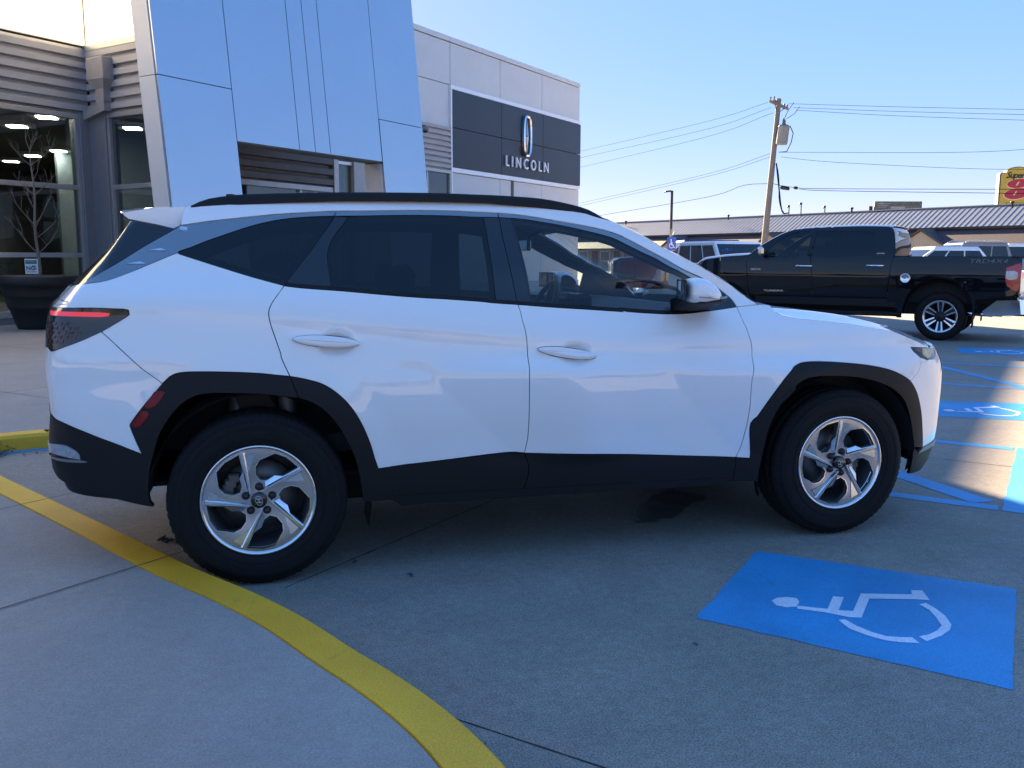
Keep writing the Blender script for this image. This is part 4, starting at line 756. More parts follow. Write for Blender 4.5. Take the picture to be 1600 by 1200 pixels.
M_SEAT = mat('dark seat cloth', (.035, .036, .040), .85, var=.15, scale=40); M_INTER = mat('cabin plastic', (.025, .026, .029), .65, var=.08); M_HEAD = mat('headliner', (.055, .056, .06), .9)
M_REDL = mat('red lamp lens', (.22, .006, .012), .35, 0, coat=.15, spec=.2); M_REDG = mat('lit red lamp', (.62, .03, .045), .2, 0, emit=.12, col2=(.40, .05, .09), scale=9); M_LENS = mat('clear lamp lens', (.42, .44, .47), .15, .4, var=.25, scale=60); M_AMBER = mat('amber lamp', (.45, .22, .06), .15, .2)
suv = thing('parked_suv', 'white compact SUV with black wheel arch cladding parked across the foreground', 'SUV', (1.35, 0, 0), world=True)
def KA(n, a=None, b=None, rev=False):
    q = [tuple(p) for p in K[n][a:b]]; return q[::-1] if rev else q
def sp(s, z): return suv_pos(s, z)
def sn(s, z): return suv_nrm(s, z)
def part(name, polys, m, both=False, parent=None, **k):
    """one panel on the near side and its mirror image; both=True keeps the two halves in one object"""
    if isinstance(polys, np.ndarray): polys = [polys]
    mb = MB()
    for p in polys: mb.join(panel(p, sp, sn, **k))
    par = parent or suv
    if both:
        mb.join(mb.mirrored()); return mb.build(name, m, par)
    far = mb.mirrored(); a = mb.build(name, m, par)
    fp = par if par is suv else FAR.get(par.name, par)
    b = far.build(name, m, fp); FAR[a.name] = b
    return a
FAR = {}
PL = PLEN
quarter = loop(KA('body_line')[1:], KA('qglass_bot'), KA('rd_rear', 5, 15), KA('rarch_o', 4, 12, True), KA('rbgap', None, None, True), KA('tail', 0, 8, True), KA('tg_sil', None, None, True), KA('body_line', 0, 2))
part('quarter_panel', quarter, M_PAINT, res=.026)
s_l = K['tg_sil'][-1][0]
tgate = loop([(.0, 1.235), (s_l*.5, 1.237), K['body_line'][0]], KA('tg_sil'), [K['tail'][0], (.3, K['tail'][0][1]), (.0, K['tail'][0][1]+.01)]); part('tailgate', tgate, M_PAINT, both=True, inset=.001)
rbump = loop(KA('tail', 7, 8), KA('rbgap'), KA('rarch_o', 0, 5, True), KA('rb_white', None, None, True), [K['rb_white'][0], (.4, K['rb_white'][0][1]+.012), (.0, .73)], [(.0, .73), (.0, 1.0)], [(.0, 1.0), K['tail'][11]], KA('tail', 7, 12, True))
part('rear_bumper', rbump, M_PAINT, both=True, inset=.0015)
lamp_ = loop([(.34, K['tail'][0][1]), K['tail'][0]], KA('tail', 0, 4), KA('tail', 3, 7), KA('tail', 6, 11), [K['tail'][10], K['tail'][11]], [K['tail'][11], (.36, K['tail'][11][1]+.01)])
tl = part('tail_lamp', lamp_, M_GBLK, lift=.002, inset=.0005, res=.02)
part('light_strip', loop(KA('tbar')), M_REDG, lift=.0045, depth=.002, inset=0, parent=tl)
gm = MB()                                                 # faceted lamp elements behind the smoked lens
tb = np.array(K['tail'])
for row in range(7):
    for col in range(9):
        s0 = np.interp(row, [0, 6], [tb[14][0]+.02, tb[10][0]+.045])+col*.031+row*.004; z0 = tb[0][1]-.052-row*.0175
        q = np.array([(s0, z0), (s0+.022, z0+.002), (s0+.018, z0-.010), (s0-.003, z0-.012)]); lim = loop(KA('tail', 0, 12))
        if inside(lim, q).all() and seg_dist(lim, q).min() > .012: gm.join(panel(q[::-1], sp, sn, inset=0, depth=.002, lift=.004, res=.03))
gm2 = gm.mirrored(); mg = mat('smoked lamp facets', (.10, .055, .055), .15, .5, var=.7, scale=45); gm.build('lamp_facet', mg, tl); gm2.build('lamp_facet', mg, FAR[tl.name])
part('light_bar', loop([(.0, 1.165), (.34, 1.163)], [(.34, 1.125), (.0, 1.128)]), M_GBLK, both=True, lift=.004, inset=0)
roofside = loop(KA('door_top'), [K['door_top'][-1], K['bonnet_cut'][0]], KA('rail_bot', None, None, True), [K['rail_bot'][0], K['door_top'][0]])
part('roof_side', roofside, M_PAINT, res=.022)
tq = loop(KA('d_left'), KA('door_top', 0, 7), KA('glass_top', None, 9, True), KA('body_line', 1, None, True)); td = loop(KA('door_top', 6, 13), KA('glass_top', 8, 15, True)); tf = loop(KA('door_top', 12, 27), KA('glass_top', 14, 30, True))
for q_ in (tq, td, tf): part('window_trim', q_, M_TRIM, res=.02, inset=.0022, lift=-.002)
dl = np.array(K['d_left'])                                # pressed ridges on the silver pillar
p3_ = dl[3]; RI = [np.array([(p[0]+.025, p[1]-.012), (p[0]+.105, p[1]-.012), (p[0]+.075, p[1]-.003)]) for p in (dl[0]+(dl[3]-dl[0])*.40, dl[0]+(dl[3]-dl[0])*.64)]+[np.array([(p3_[0]+.018, p3_[1]+.006), (p3_[0]+.022, p3_[1]-.008), (p3_[0]+.062, p3_[1]-.010), (p3_[0]+.055, p3_[1]+.002)])]
for q in RI: part('pillar_ridge', q if area2(q) > 0 else q[::-1], mat('bright trim ridge', (.75, .77, .8), .2, .9), inset=0, depth=.006, lift=.003, res=.02)
qg = loop(KA('glass_top', 0, 9), KA('rd_rear', 1, 6), KA('qglass_bot', None, None, True)); part('quarter_window', qg, M_TINT, lift=-.004, inset=.001)
def cl(a, b, t): return (a[0]+(b[0]-a[0])*t, a[1]+(b[1]-a[1])*t)
capp = loop(KA('rd_rear', 0, 6), KA('belt', 0, 2), KA('c_appl', None, 3, True), [K['c_appl'][0], K['glass_top'][8]]); bapp = loop(KA('b_rear'), KA('belt', 7, 9), KA('bgap', 1, 5, True), [K['glass_top'][14], K['glass_top'][13], K['b_rear'][0]])
bapf = loop(KA('bgap', 1, 5), KA('belt', 8, 9), KA('b_front', None, None, True), [K['b_front'][0], K['glass_top'][14]])
rgl = loop(KA('c_appl'), KA('belt', 2, 8), KA('b_rear', None, None, True), KA('glass_top', 9, 13, True)); fgl = loop(KA('b_front'), KA('belt', 9, 16), [K['belt'][15], K['glass_top'][28]], KA('glass_top', 15, 29, True))
sail = loop(KA('belt', 15, 19), KA('door_top', 26, 31, True), [K['glass_top'][29], K['glass_top'][28]], [K['glass_top'][28], K['belt'][15]])
rdoor = loop(KA('belt', 0, 9), KA('bgap', 4, 14), KA('door_bot', 0, 5, True), KA('rarch_o', 11, 19, True), KA('rd_rear', 5, 15, True)); fdoor = loop(KA('belt', 8, 19), KA('fgap', 0, 13), KA('door_bot', 4, 8, True), KA('bgap', 4, 14, True))
rd = part('rear_door', rdoor, M_PAINT, res=.016); fd = part('front_door', fdoor, M_PAINT, res=.016)
for q_, d_ in ((capp, rd), (bapp, rd), (bapf, fd), (sail, fd)): part('pillar_cover', q_, M_GBLK, lift=-.002, inset=.0015, parent=d_)
part('side_window', rgl, M_TINT, lift=-.004, inset=.0005, parent=rd); part('side_window', fgl, M_CLEAR, lift=-.004, inset=.0005, parent=fd)
bs = np.array(KA('belt')); st_ = loop([tuple(p) for p in bs[:9]], [tuple(p) for p in (bs[:9]+[0, .016])[::-1]]); part('belt_moulding', st_, M_CLAD, lift=.001, inset=.0005, parent=rd)
st_ = loop([tuple(p) for p in bs[8:16]], [tuple(p) for p in (bs[8:16]+[0, .016])[::-1]]); part('belt_moulding', st_, M_CLAD, lift=.001, inset=.0005, parent=fd)
fender = loop(KA('fgap', 0, 13), KA('door_bot', 7, 9), KA('farch_o', 0, 3), KA('farch_o', 2, 6), KA('farch_o', 5, 13), KA('fbgap', None, None, True), KA('headl', 4, 6), KA('headl', 0, 2), KA('bonnet_cut', 0, 11, True), [K['bonnet_cut'][0], K['fgap'][0]])
part('front_fender', fender, M_PAINT, res=.022)
fb = loop(KA('fbgap'), KA('farch_o', 12, 17), [K['farch_o'][16], (PL-.5, .425), (PL, .43)], [(PL, .43), (PL, .90)], [(PL, .90), (PL-.5, .915), K['headl'][1]], KA('headl', 1, 5))
part('front_bumper', fb, M_PAINT, both=True, inset=.001)
part('skid_strip', loop([K['farch_o'][16], (PL-.5, .425), (PL, .43)], [(PL, .40), (PL-.5, .395), cl(K['farch_o'][16], K['farch_i'][-2], .55)]), mat('satin grey trim', (.16, .165, .175), .45, .4), both=True, lift=.006, inset=0)
part('front_valance', loop([cl(K['farch_o'][16], K['farch_i'][-2], .5), (PL-.5, .40), (PL, .405)], [(PL, .24), (PL-.5, .235), K['farch_i'][-1]], KA('farch_i', -3, None, True)), M_CLAD, both=True, lift=.003, inset=0)
hl = part('headlamp', loop(KA('headl', 0, 2), [K['headl'][1], (K['headl'][1][0]+.11, K['headl'][1][1]-.008), (K['headl'][2][0]+.10, K['headl'][2][1]-.005), (K['headl'][3][0]+.07, K['headl'][3][1]-.004)], KA('headl', 3, 6)), M_GBLK, lift=.001, res=.012)
h = np.array(K['headl']); part('indicator_lens', loop([tuple(h[0]+[.022, -.010]), tuple(h[0]+[.078, -.006]), tuple(h[4]+[.012, .016]), tuple(h[5]+[.012, .008])]), M_REDL if 0 else mat('brown lamp lens', (.20, .10, .085), .15, .3, var=.4, scale=50), lift=.003, depth=.002, inset=0, parent=hl)
part('lamp_lens', loop([tuple(h[0]+[.085, -.008]), tuple(h[1]+[.03, -.012]), tuple(h[2]+[.02, .002]), tuple(h[3]+[.0, .010]), tuple(h[4]+[.018, .012])]), mat('chrome lamp bowl', (.85, .62, .34), .15, .8, col2=(.40, .24, .09), scale=24), lift=.003, depth=.002, inset=0, parent=hl)
gr = panel(loop([(PL-.62, .52), (PL, .50)], [(PL, .86), (PL-.70, .87)]), sp, sn, lift=.006, inset=0); gr.join(gr.mirrored())
gr.build('grille', mat('grille', (.02, .02, .022), .3, .4, var=.6, scale=26), suv)
# cladding round the arches and along the sills
rc = loop(KA('rb_white', 0, None), KA('rarch_o', 0, 2), KA('rarch_o', 1, 12), KA('rd_rear', 14, 16), KA('rarch_i', 0, 15, True), KA('rb_bot', None, None, True), [K['rb_bot'][0], (.35, K['rb_bot'][0][1]-.03), (.0, .44)], [(.0, .44), (.0, .73)], [(.0, .73), (.4, K['rb_white'][0][1]+.012), K['rb_white'][0]])
part('rear_cladding', rc, M_CLAD, both=True, lift=.004, depth=.03, inset=.0015, res=.024)
rdc = loop(KA('rarch_o', 11, 19), KA('door_bot', 0, 4), KA('door_bot', 3, 5), KA('bgap', 13, 17), KA('sill_bot', 0, 4, True), KA('rarch_i', 14, 23, True), KA('rd_rear', 14, 16, True)); part('door_cladding', rdc, M_CLAD, lift=.005, depth=.03, inset=.0018, res=.024, parent=rd)
fdc = loop(KA('door_bot', 4, 8), KA('fgap', 12, 15), KA('sill_bot', 3, 7, True), KA('bgap', 13, 17, True)); part('door_cladding', fdc, M_CLAD, lift=.005, depth=.03, inset=.0018, res=.024, parent=fd)
ffc = loop(KA('door_bot', 7, 9), KA('farch_o', 0, 3), KA('farch_o', 2, 6), KA('farch_o', 5, None), [K['farch_o'][16], K['farch_i'][-3]], KA('farch_i', None, -2, True), [K['farch_i'][0], K['sill_bot'][-1]], [K['sill_bot'][-1], K['fgap'][14]], KA('fgap', 12, 15, True))
part('fender_cladding', ffc, M_CLAD, lift=.004, depth=.03, inset=.0015, res=.024)
for nm in ('refl1', 'refl2'): part('side_reflector', loop(KA(nm)), M_REDL, lift=.0065, depth=.003, inset=0)
rl = part('reverse_lamp', loop(KA('rlamp')), M_LENS, lift=.010, inset=0, depth=.006); part('bumper_strip', loop(KA('rstrip')), M_TRIM, lift=.010, depth=.006, inset=0)
fo = np.array(K['farch_o']); vents = []                   # pressed pockets on the front arch, like the reflectors at the rear
part('arch_pocket', [loop([tuple(fo[4]+[.028, -.052]), tuple(fo[4]+[.050, -.052]), tuple(cl(fo[3], fo[4], -.02)+np.array([.046, -.03])), tuple(cl(fo[3], fo[4], -.02)+np.array([.018, -.03]))]),
     loop([tuple(fo[3]+[.000, -.045]), tuple(fo[3]+[.026, -.045]), tuple(cl(fo[2], fo[3], .12)+np.array([.038, -.012])), tuple(cl(fo[2], fo[3], .12)+np.array([.012, -.012]))])], M_GBLK, lift=.0055, depth=.003, inset=0)
part('sill_lip', loop([(K['sill_bot'][0][0]+.10, .345), (K['sill_bot'][-2][0]-.03, .325)], [(K['sill_bot'][-2][0]-.10, .295), (K['sill_bot'][0][0]+.16, .30)]), M_CLAD, lift=.010, inset=0)
# rear screen, roof, windscreen, bonnet
bq = loop([(.0, 1.238), (s_l*.5, 1.24), K['body_line'][0]], KA('body_line', 0, 2), KA('d_left'), [K['d_left'][-1], K['black_q'][4], K['black_q'][5]], [K['black_q'][6], (.3, 1.515), (.0, 1.51)])
part('rear_window', bq, M_GBLK, both=True, lift=-.004, inset=.0015)
def cross(edge, crown, bow=0., n=19, pw=2., lift=0., y_in=0.):
    """lofts a skin from an edge line to its mirror image across the car; pw shapes the crown"""
    E = np.asarray(edge); w = np.linspace(1, -1, n); P = []
    for i, e in enumerate(E):
        cr = crown if np.isscalar(crown) else crown[i]; bo = bow if np.isscalar(bow) else bow[i]
        k = 1-np.abs(w)**pw; P.append(np.stack([e[0]+bo*k, (e[1]+y_in)*w, e[2]+cr*k+lift], 1))
    return np.array(P)
rb3 = lambda a, b, st=.04: (lambda q: suv_pos(q[:, 0], q[:, 1]))(smooth_chain(K['rail_bot'][a:b], st))
roof_e = rb3(0, 15); m = MB(); P = cross(roof_e, .035, pw=2.6); m.grid(P, flip=True); m.build('roof', M_PAINT, suv)
m = MB(); P = cross(roof_e[2:-1], .012, pw=2.6, lift=-.045, y_in=.03); m.grid(P); m.build('headliner', M_HEAD, suv)
ws_e = rb3(14, 28); nw = len(ws_e); m = MB(); P = cross(ws_e, np.linspace(.03, .035, nw), np.linspace(.10, .16, nw), pw=2.2); m.grid(P, flip=True); m.build('windscreen', glass_mat('windscreen glass', (.80, .88, .87)), suv)
wb = MB(); wb.grid(P[:3]*1+np.array([0, 0, -.004])); wb.build('sun_band', M_GBLK, suv)
bc = (lambda q: suv_pos(q[:, 0], q[:, 1]))(np.vstack([smooth_chain(K['bonnet_cut'][1:5], .03)[:-1], smooth_chain(K['bonnet_cut'][4:], .03)])); nb_ = len(bc)
t_ = np.linspace(0, 1, nb_)
P = cross(bc, np.interp(t_, [0, .15, .5, .9, 1], [.048, .050, .050, .030, .022]), np.interp(t_, [0, .3, .7, 1], [-.10, 0, .10, .25]), pw=2.8, n=27)
rid = .010*np.exp(-((np.abs(np.linspace(1, -1, 27))-.70)/.07)**2); P[:, :, 2] += rid[None, :]*np.interp(t_, [0, .2, .8, 1], [.3, 1, 1, .2])[:, None]
m = MB(); m.grid(P, flip=True); e0_ = P[:, 0]; m.grid(np.array([e0_, e0_+np.array([0, .012, -.02])])); e1_ = P[:, -1]; m.grid(np.array([e1_, e1_+np.array([0, -.012, -.02])])); f_ = P[-1]; m.grid(np.array([f_, f_+np.array([-.015, 0, -.03])])); b_ = P[0]; m.grid(np.array([b_, b_+np.array([.0, 0, -.03])])); m.build('bonnet', M_PAINT, suv)
cw = P[0]; wl = cross(ws_e[-1:], .035, .16, pw=2.2, n=27)[0]; m = MB(); m.grid(np.array([wl+np.array([0, 0, -.004]), (wl+cw)/2+np.array([0, 0, -.03]), cw+np.array([.01, 0, -.03])])); m.build('cowl', M_CLAD, suv)
wp = MB()
for s_ in (1, -1): wp.tube([(2.16, -.62*s_, 1.165), (2.02, -.30*s_, 1.235), (1.98, .12*s_, 1.262)], .010, 6)
wp.build('wiper', M_CLAD, suv)
# rails, spoiler, aerial
rt, rbm = smooth_chain(K['rail_top_xz'], .04), smooth_chain(K['rail_bot_xz'], .04)
for s_ in (-1, 1):
    m = MB(); n_ = 50; a = spline_pts(rt, n_)[0]; b = spline_pts(rbm, n_)[0]; y0 = np.interp(np.linspace(0, 1, n_), [0, .08, .9, 1], [.605, .592, .592, .60]); secs = []
    for i in range(n_):
        hx, hz = a[i]; lx, lz = b[i]; lz -= .012; y = y0[i]
        secs.append([(lx, s_*(y+.022), lz), (hx*.4+lx*.6, s_*(y+.024), lz+(hz-lz)*.55), (hx, s_*(y+.012), hz-.002), (hx, s_*(y-.008), hz), (hx*.4+lx*.6, s_*(y-.020), lz+(hz-lz)*.55), (lx, s_*(y-.018), lz)])
    m.grid(np.array(secs), flip=s_ < 0); m.build('roof_rail', M_CLAD, suv)
S_ = np.array(K['spoiler_xz']); m = MB()
def spo(y, f):                                            # section of the spoiler at half-width y
    back = -.075*(1-(y/.62)**2); up_ = .030*(1-(y/.62)**2)
    tip, tm_, te, bo, bb, ll, l2, l3 = S_
    P = np.array([te, (te+tip)/2+[0, .008], tip, l3, l2, ll, bb, bo]); w = np.array([0, .5, 1, 1, 1, .8, .4, 0])
    P = P+np.stack([back*w, np.full(8, up_)], 1); return [(p[0], y, p[1]) for p in P]
ys = np.r_[np.linspace(-.625, .625, 25)]; secs = np.array([spo(y, 0) for y in ys]); secs = np.concatenate([secs, secs[:, :1]], 1); m.grid(secs, smooth=False); m.add(spo(-.625, 0), [tuple(range(8))]); m.add(spo(.625, 0), [tuple(range(8))[::-1]])
m.build('spoiler', M_PAINT, suv, bevel=.004)
fx = np.array(K['fin_xz']); m = MB(); m.prism([(x, -.115, z-.004) for x, z in fx], (0, .03, 0)); m.build('roof_aerial', M_CLAD, suv, bevel=.004)
# door mirrors
mx_ = spline_pts(np.array(K['mirror_xz'][:9]), 26)[0]; mo = np.vstack([mx_, [(2.030, 1.178), (1.95, 1.166), (1.885, 1.168), (1.863, 1.185)]]); mc = np.array([1.945, 1.212])
for s_ in (-1, 1):
    m = MB(); secs = []
    for y, k in ((.905, .62), (.925, .86), (.95, .97), (.99, 1.0), (1.04, .99), (1.08, .93), (1.105, .78), (1.118, .5), (1.121, .02)):
        dx = -.05*((y-.92)/.2)**2
        secs.append([(mc[0]+(p[0]-mc[0])*k+dx, s_*y, mc[1]+(p[1]-mc[1])*k) for p in mo])
    secs = np.array(secs); secs = np.concatenate([secs, secs[:, :1]], 1); m.grid(secs, flip=s_ > 0); mr = m.build('door_mirror', M_PAINT, suv)
    for nm_, y0_, y1_, z0_, z1_, xo, mm_ in (('mirror_bezel', .915, 1.112, 1.172, 1.268, 1.853, M_GBLK), ('mirror_glass', .925, 1.102, 1.180, 1.260, 1.851, mat('mirror', (.8, .82, .85), .03, 1.))):
        m = MB(); m.grid(np.array([[(xo-.05*max(0, (y-.92)/.2)**2, s_*y, z) for y in np.linspace(y0_, y1_, 9)] for z in (z0_, z1_)])); m.build(nm_, mm_, mr)
    bz = np.array(K['mirbase_xz']); m = MB(); secs = []
    lo = [(1.875, 1.20), (1.93, 1.192), (2.0, 1.186), (2.06, 1.18), (2.09, 1.16), (2.05, 1.148), (1.97, 1.142), (1.88, 1.146)]
    for y, k, dz in ((.80, 1.0, -.03), (.88, .98, -.012), (.93, .9, 0), (1.0, .82, .008), (1.07, .74, .012), (1.10, .5, .014)):
        c_ = np.array([1.96, 1.172]); secs.append([(c_[0]+(p[0]-c_[0])*k-.05*max(0, (y-.92)/.2)**2, s_*y, c_[1]+(p[1]-c_[1])*k+dz) for p in lo])
    secs = np.array(secs); secs = np.concatenate([secs, secs[:, :1]], 1); m.grid(secs, flip=s_ > 0); m.add(secs[-1][:-1], [tuple(range(8))]); m.build('mirror_base', M_CLAD, mr)
    m = MB(); secs = []
    for x, z in ((1.875, 1.198), (1.93, 1.195), (1.99, 1.192), (2.02, 1.192), (2.034, 1.196)):
        secs.append([(x-.01, s_*(1.118-.9*max(0, x-1.95)**1.2), z+.004), (x-.01, s_*(1.121-.9*max(0, x-1.95)**1.2), z-.006)])
    m.grid(np.array(secs), flip=s_ < 0); m.build('mirror_indicator', mat('indicator lens', (.30, .29, .28), .2, .2), mr)
# door handles: a slim bar standing off the door over its finger cup, with a dark outline sheet under its rim
for nm, door in (('hand_r', rd), ('hand_f', fd)):
    hp = np.array(K[nm]); i0, i1 = hp[:, 0].argmin(), hp[:, 0].argmax(); e0, e1 = hp[i0], hp[i1]; c_ = (e0+e1)/2; ax_ = (e1-e0)/2; up_ = np.array([0, .0235])
    def bar_at(k, kz, n=72): return np.array([c_+ax_*k*(1 if math.cos(a) > 0 else -1)*abs(math.cos(a))**.85+up_*kz*(1 if math.sin(a) > 0 else -1)*abs(math.sin(a))**.9*(1-.22*math.cos(a)**2) for a in np.linspace(0, 2*math.pi, n, endpoint=False)])
    mb = MB(); DENT_K = 0.
    def rings_(L_):
        g_ = []
        for k, kz, l in L_: q = bar_at(k, kz); g_.append(suv_pos(q[:, 0], q[:, 1])+suv_nrm(q[:, 0], q[:, 1])*l)
        g_ = np.array(g_); mb.grid(np.concatenate([g_, g_[:, :1]], 1), flip=True)
    rings_([(1, 1, .004), (1, 1, .019)]); rings_([(1, 1, .019), (.985, .88, .0235), (.97, .72, .0252), (.93, .4, .0262), (.88, .02, .0265)])
    fm = mb.mirrored(); h1 = mb.build('door_handle', M_PAINT, door); h2 = fm.build('door_handle', M_PAINT, FAR[door.name])
    DENT_K = 1.; mb = panel(bar_at(1.006, 1.07), sp, sn, inset=0, depth=.012, lift=.003, res=.02); fm = mb.mirrored(); mb.build('handle_outline', M_SHELL, h1); fm.build('handle_outline', M_SHELL, h2)
# dark structure behind the panels
bl_ = K['belt']; shell = loop([(.0, 1.20), (s_l, 1.20)], KA('body_line'), KA('qglass_bot'), [(p[0], p[1]-.012) for p in bl_], [K['bonnet_cut'][0]], [(p[0], p[1]-.03) for p in K['bonnet_cut'][1:]], [(PL-.05, .86), (PL-.05, .35)], KA('farch_i', None, None, True), KA('sill_bot', 0, None, True), KA('rarch_i', None, None, True), [(K['rb_bot'][0][0], .42), (.0, .46)])
part('inner_shell', shell, M_SHELL, both=True, lift=-.028, depth=0, inset=.004, res=.06)
part('cabin_trim', [tq, td, tf, capp, bapp, bapf, sail], M_INTER, both=True, lift=-.022, depth=.02, inset=-.014, res=.05)
tp = smooth_chain(K['rail_bot'], .04); tw = np.array([suv_pos(p[0], p[1]-.012)-suv_nrm(p[0], p[1]-.012)*.03 for p in tp]); gt = smooth_chain(K['glass_top'][:30], .04); n_ = 60
A_ = spline_pts(tp, n_)[0]; B_ = spline_pts(np.vstack([gt, [K['door_top'][-1]]]), n_)[0]
hd_ = np.array([[suv_pos(p[0], p[1]-.008)-suv_nrm(p[0], p[1]-.008)*.032 for p in A_], [suv_pos(p[0], p[1]-.018)-suv_nrm(p[0], p[1]-.018)*.032 for p in B_]]); m = MB(); m.grid(hd_); m.mirror_y(); m.build('cant_rail_trim', M_INTER, suv)
m = MB(); m.box((-.30, -.62, .27), (3.4, 0, 0), (0, 1.24, 0), (0, 0, .13)); m.box((-.55, -.55, .40), (3.9, 0, 0), (0, 1.1, 0), (0, 0, .12)); m.box((2.38, -.72, .5), (.05, 0, 0), (0, 1.44, 0), (0, 0, .55)); m.box((2.4, -.68, .45), (.95, 0, 0), (0, 1.36, 0), (0, 0, .42)); m.build('underbody', M_SHELL, suv)
for s_ in (-1, 1):
    for cx in (0, 2.755):
        m = MB(); an = np.linspace(R(3), R(177), 30); P = np.array([[(cx+.435*math.cos(a), s_*y, .375+.435*math.sin(a)) for a in an] for y in (.905, .55)]); m.grid(P); c_ = np.array([[(cx+k*.435*math.cos(a), s_*.55, .375+k*.435*math.sin(a)) for a in an] for k in (1, .02)]); m.grid(c_)
        m.build('arch_liner', M_SHELL, suv)
    m = MB(); m.tube([(-.09, s_*.62, .45), (-.07, s_*.60, .80)], .05, 12); m.tube([(.13, s_*.66, .62), (.13, s_*.64, .80)], [.035, .045], 12); m.tube([(.0, s_*.58, .36), (-.4, s_*.45, .38)], .03, 8); m.build('rear_suspension', mat('dull steel', (.16, .16, .17), .5, .6, var=.2, scale=15), suv)
    m = MB(); m.tube([(2.74, s_*.60, .45), (2.70, s_*.56, .80)], .045, 12); m.build('front_strut', M_DARKM, suv)
m = MB(); m.add([(.47, -.86, .30), (.47, -.62, .30), (.455, -.62, .20), (.455, -.86, .20)], [(0, 1, 2, 3), (3, 2, 1, 0)]); m.build('mud_flap', M_CLAD, suv)
# cabin
m = MB(); m.box((-.6, -.70, .40), (2.9, 0, 0), (0, 1.4, 0), (0, 0, .02)); m.build('cabin_floor', M_SHELL, suv)
m = MB(); P = [(1.72, .78), (1.70, 1.02), (1.78, 1.10), (2.02, 1.135), (2.20, 1.12), (2.25, .70)]; m.prism([(x, -.74, z) for x, z in P], (0, 1.48, 0)); m.bev((1.70, .22, 1.06), (.16, 0, 0), (0, .36, 0), (0, 0, .10), .03); m.build('dashboard', M_INTER, suv, bevel=.02)
m = MB(); m.bev((1.695, -.18, 1.04), (.02, 0, 0), (0, .36, 0), (0, 0, .13), .006); m.build('centre_screen', M_GBLK, suv)
m = MB(); cs = Vector((1.60, .37, 1.055)); ax_ = Vector((-.90, 0, .43)).normalized(); rf = Vector((0, 1, 0)); up_ = ax_.cross(rf)
m.tube([cs+(rf*math.cos(a)+up_*math.sin(a))*.182 for a in np.linspace(0, 2*math.pi, 37)], .017, 8, caps=False)
for a in (0, math.pi, -math.pi/2): m.tube([cs-ax_*.015, cs+(rf*math.cos(a)+up_*math.sin(a))*.178], [.030, .018], 8)
m.sphere(cs-ax_*.01, .062, n=14); m.tube([cs-ax_*.03, cs-ax_*.22], .035, 8); m.build('steering_wheel', M_INTER, suv)
def seat(x, y, wd_, name, rake=.24, top=1.12):
    m = MB()
    def pad(P, w, bulge):
        P = np.array(P); secs = []
        for t in np.linspace(-1, 1, 13):
            k = (1-abs(t)**3.5); secs.append([(p[0]+bulge*.0, y+t*w, p[1]) for p in (P-P.mean(0))*(.72+.28*k)+P.mean(0)])
        secs = np.array(secs); secs = np.concatenate([secs, secs[:, :1]], 1); m.grid(secs); m.add(secs[0][:-1], [tuple(range(len(P)))]); m.add(secs[-1][:-1], [tuple(range(len(P)))[::-1]])
    pad([(x-.02, .46), (x+.50, .50), (x+.54, .58), (x+.48, .63), (x+.05, .58)], wd_, .02)
    bx = x-rake; pad([(x-.05, .50), (x-.13, .55), (bx-.13, top-.06), (bx-.10, top), (bx-.02, top-.02), (x+.05, .64)], wd_, .02)
    P = [(bx-.10, top+.02), (bx-.13, top+.10), (bx-.11, top+.20), (bx-.06, top+.215), (bx-.02, top+.17), (bx-.03, top+.05)]; w0 = wd_; 
    pad(P, .13 if wd_ < .4 else .12, .01); m.tube([(bx-.08, y-.06, top-.06), (bx-.075, y-.06, top+.06)], .007, 6); m.tube([(bx-.08, y+.06, top-.06), (bx-.075, y+.06, top+.06)], .007, 6); return m.build(name, M_SEAT, suv)
seat(1.00, -.37, .25, 'front_seat'); seat(1.00, .37, .25, 'front_seat'); seat(.10, -.36, .30, 'rear_seat', .2, 1.13); seat(.10, .36, .30, 'rear_seat', .2, 1.13)
m = MB(); m.bev((1.42, .045, 1.40), (.025, 0, 0), (0, .21, 0), (0, 0, .065), .008); m.tube([(1.45, .15, 1.46), (1.52, .10, 1.52)], .01, 6); m.build('rear_view_mirror', M_GBLK, suv)
# wheels: one near-side wheel is built about its hub, the other three are copies
wl_ = bpy.data.objects.new('wheel', None)
def wheel(cx, cy, rot, spin):
    w = bpy.data.objects.new('wheel', None); COL.objects.link(w); w.parent = suv; o = Vector(suv['_o']); w.location = Vector((cx, cy, .366))-o; w.rotation_euler = (0, 0, rot); return w
AX, RF = Vector((0, -1, 0)), Vector((1, 0, 0))            # outward axis, reference
NT = 210
tp_ = [(.092, .226), (.104, .236), (.112, .25), (.1175, .275), (.1185, .296), (.1165, .318), (.1165, .3185), (.1135, .332), (.112, .333), (.104, .348), (.094, .359), (.082, .3640), (.060, .3665), (.058, .358), (.048, .358), (.046, .367), (.004, .3675), (.002, .359), (-.008, .359), (-.010, .3675), (-.046, .367), (-.048, .358), (-.058, .358), (-.06, .3665), (-.082, .364), (-.10, .352), (-.115, .32), (-.112, .26), (-.09, .228)]
def tread(j, k, r):
    if 8 <= j <= 11 or 23 <= j <= 25: return r-(.0035 if k % 3 == 0 else 0)
    if r > .366: return r-(.005 if (k+j) % 4 == 0 else 0)
    return r
ty = MB(); ty.lathe(tp_, (0, 0, 0), AX, RF, NT, mod=tread)
for q in (.262, .308): ty.lathe([(.1155 if q < .3 else .1170, q), (.1195, q+.002), (.1175, q+.005)], (0, 0, 0), AX, RF, 96)
ty.v = [(x, y, max(z, -.3655)) for x, y, z in ty.v]
rimb = MB(); rimb.lathe([(.080, .205), (.094, .216), (.1045, .221), (.108, .226), (.109, .2315), (.104, .234), (.096, .2325)], (0, 0, 0), AX, RF, 96)
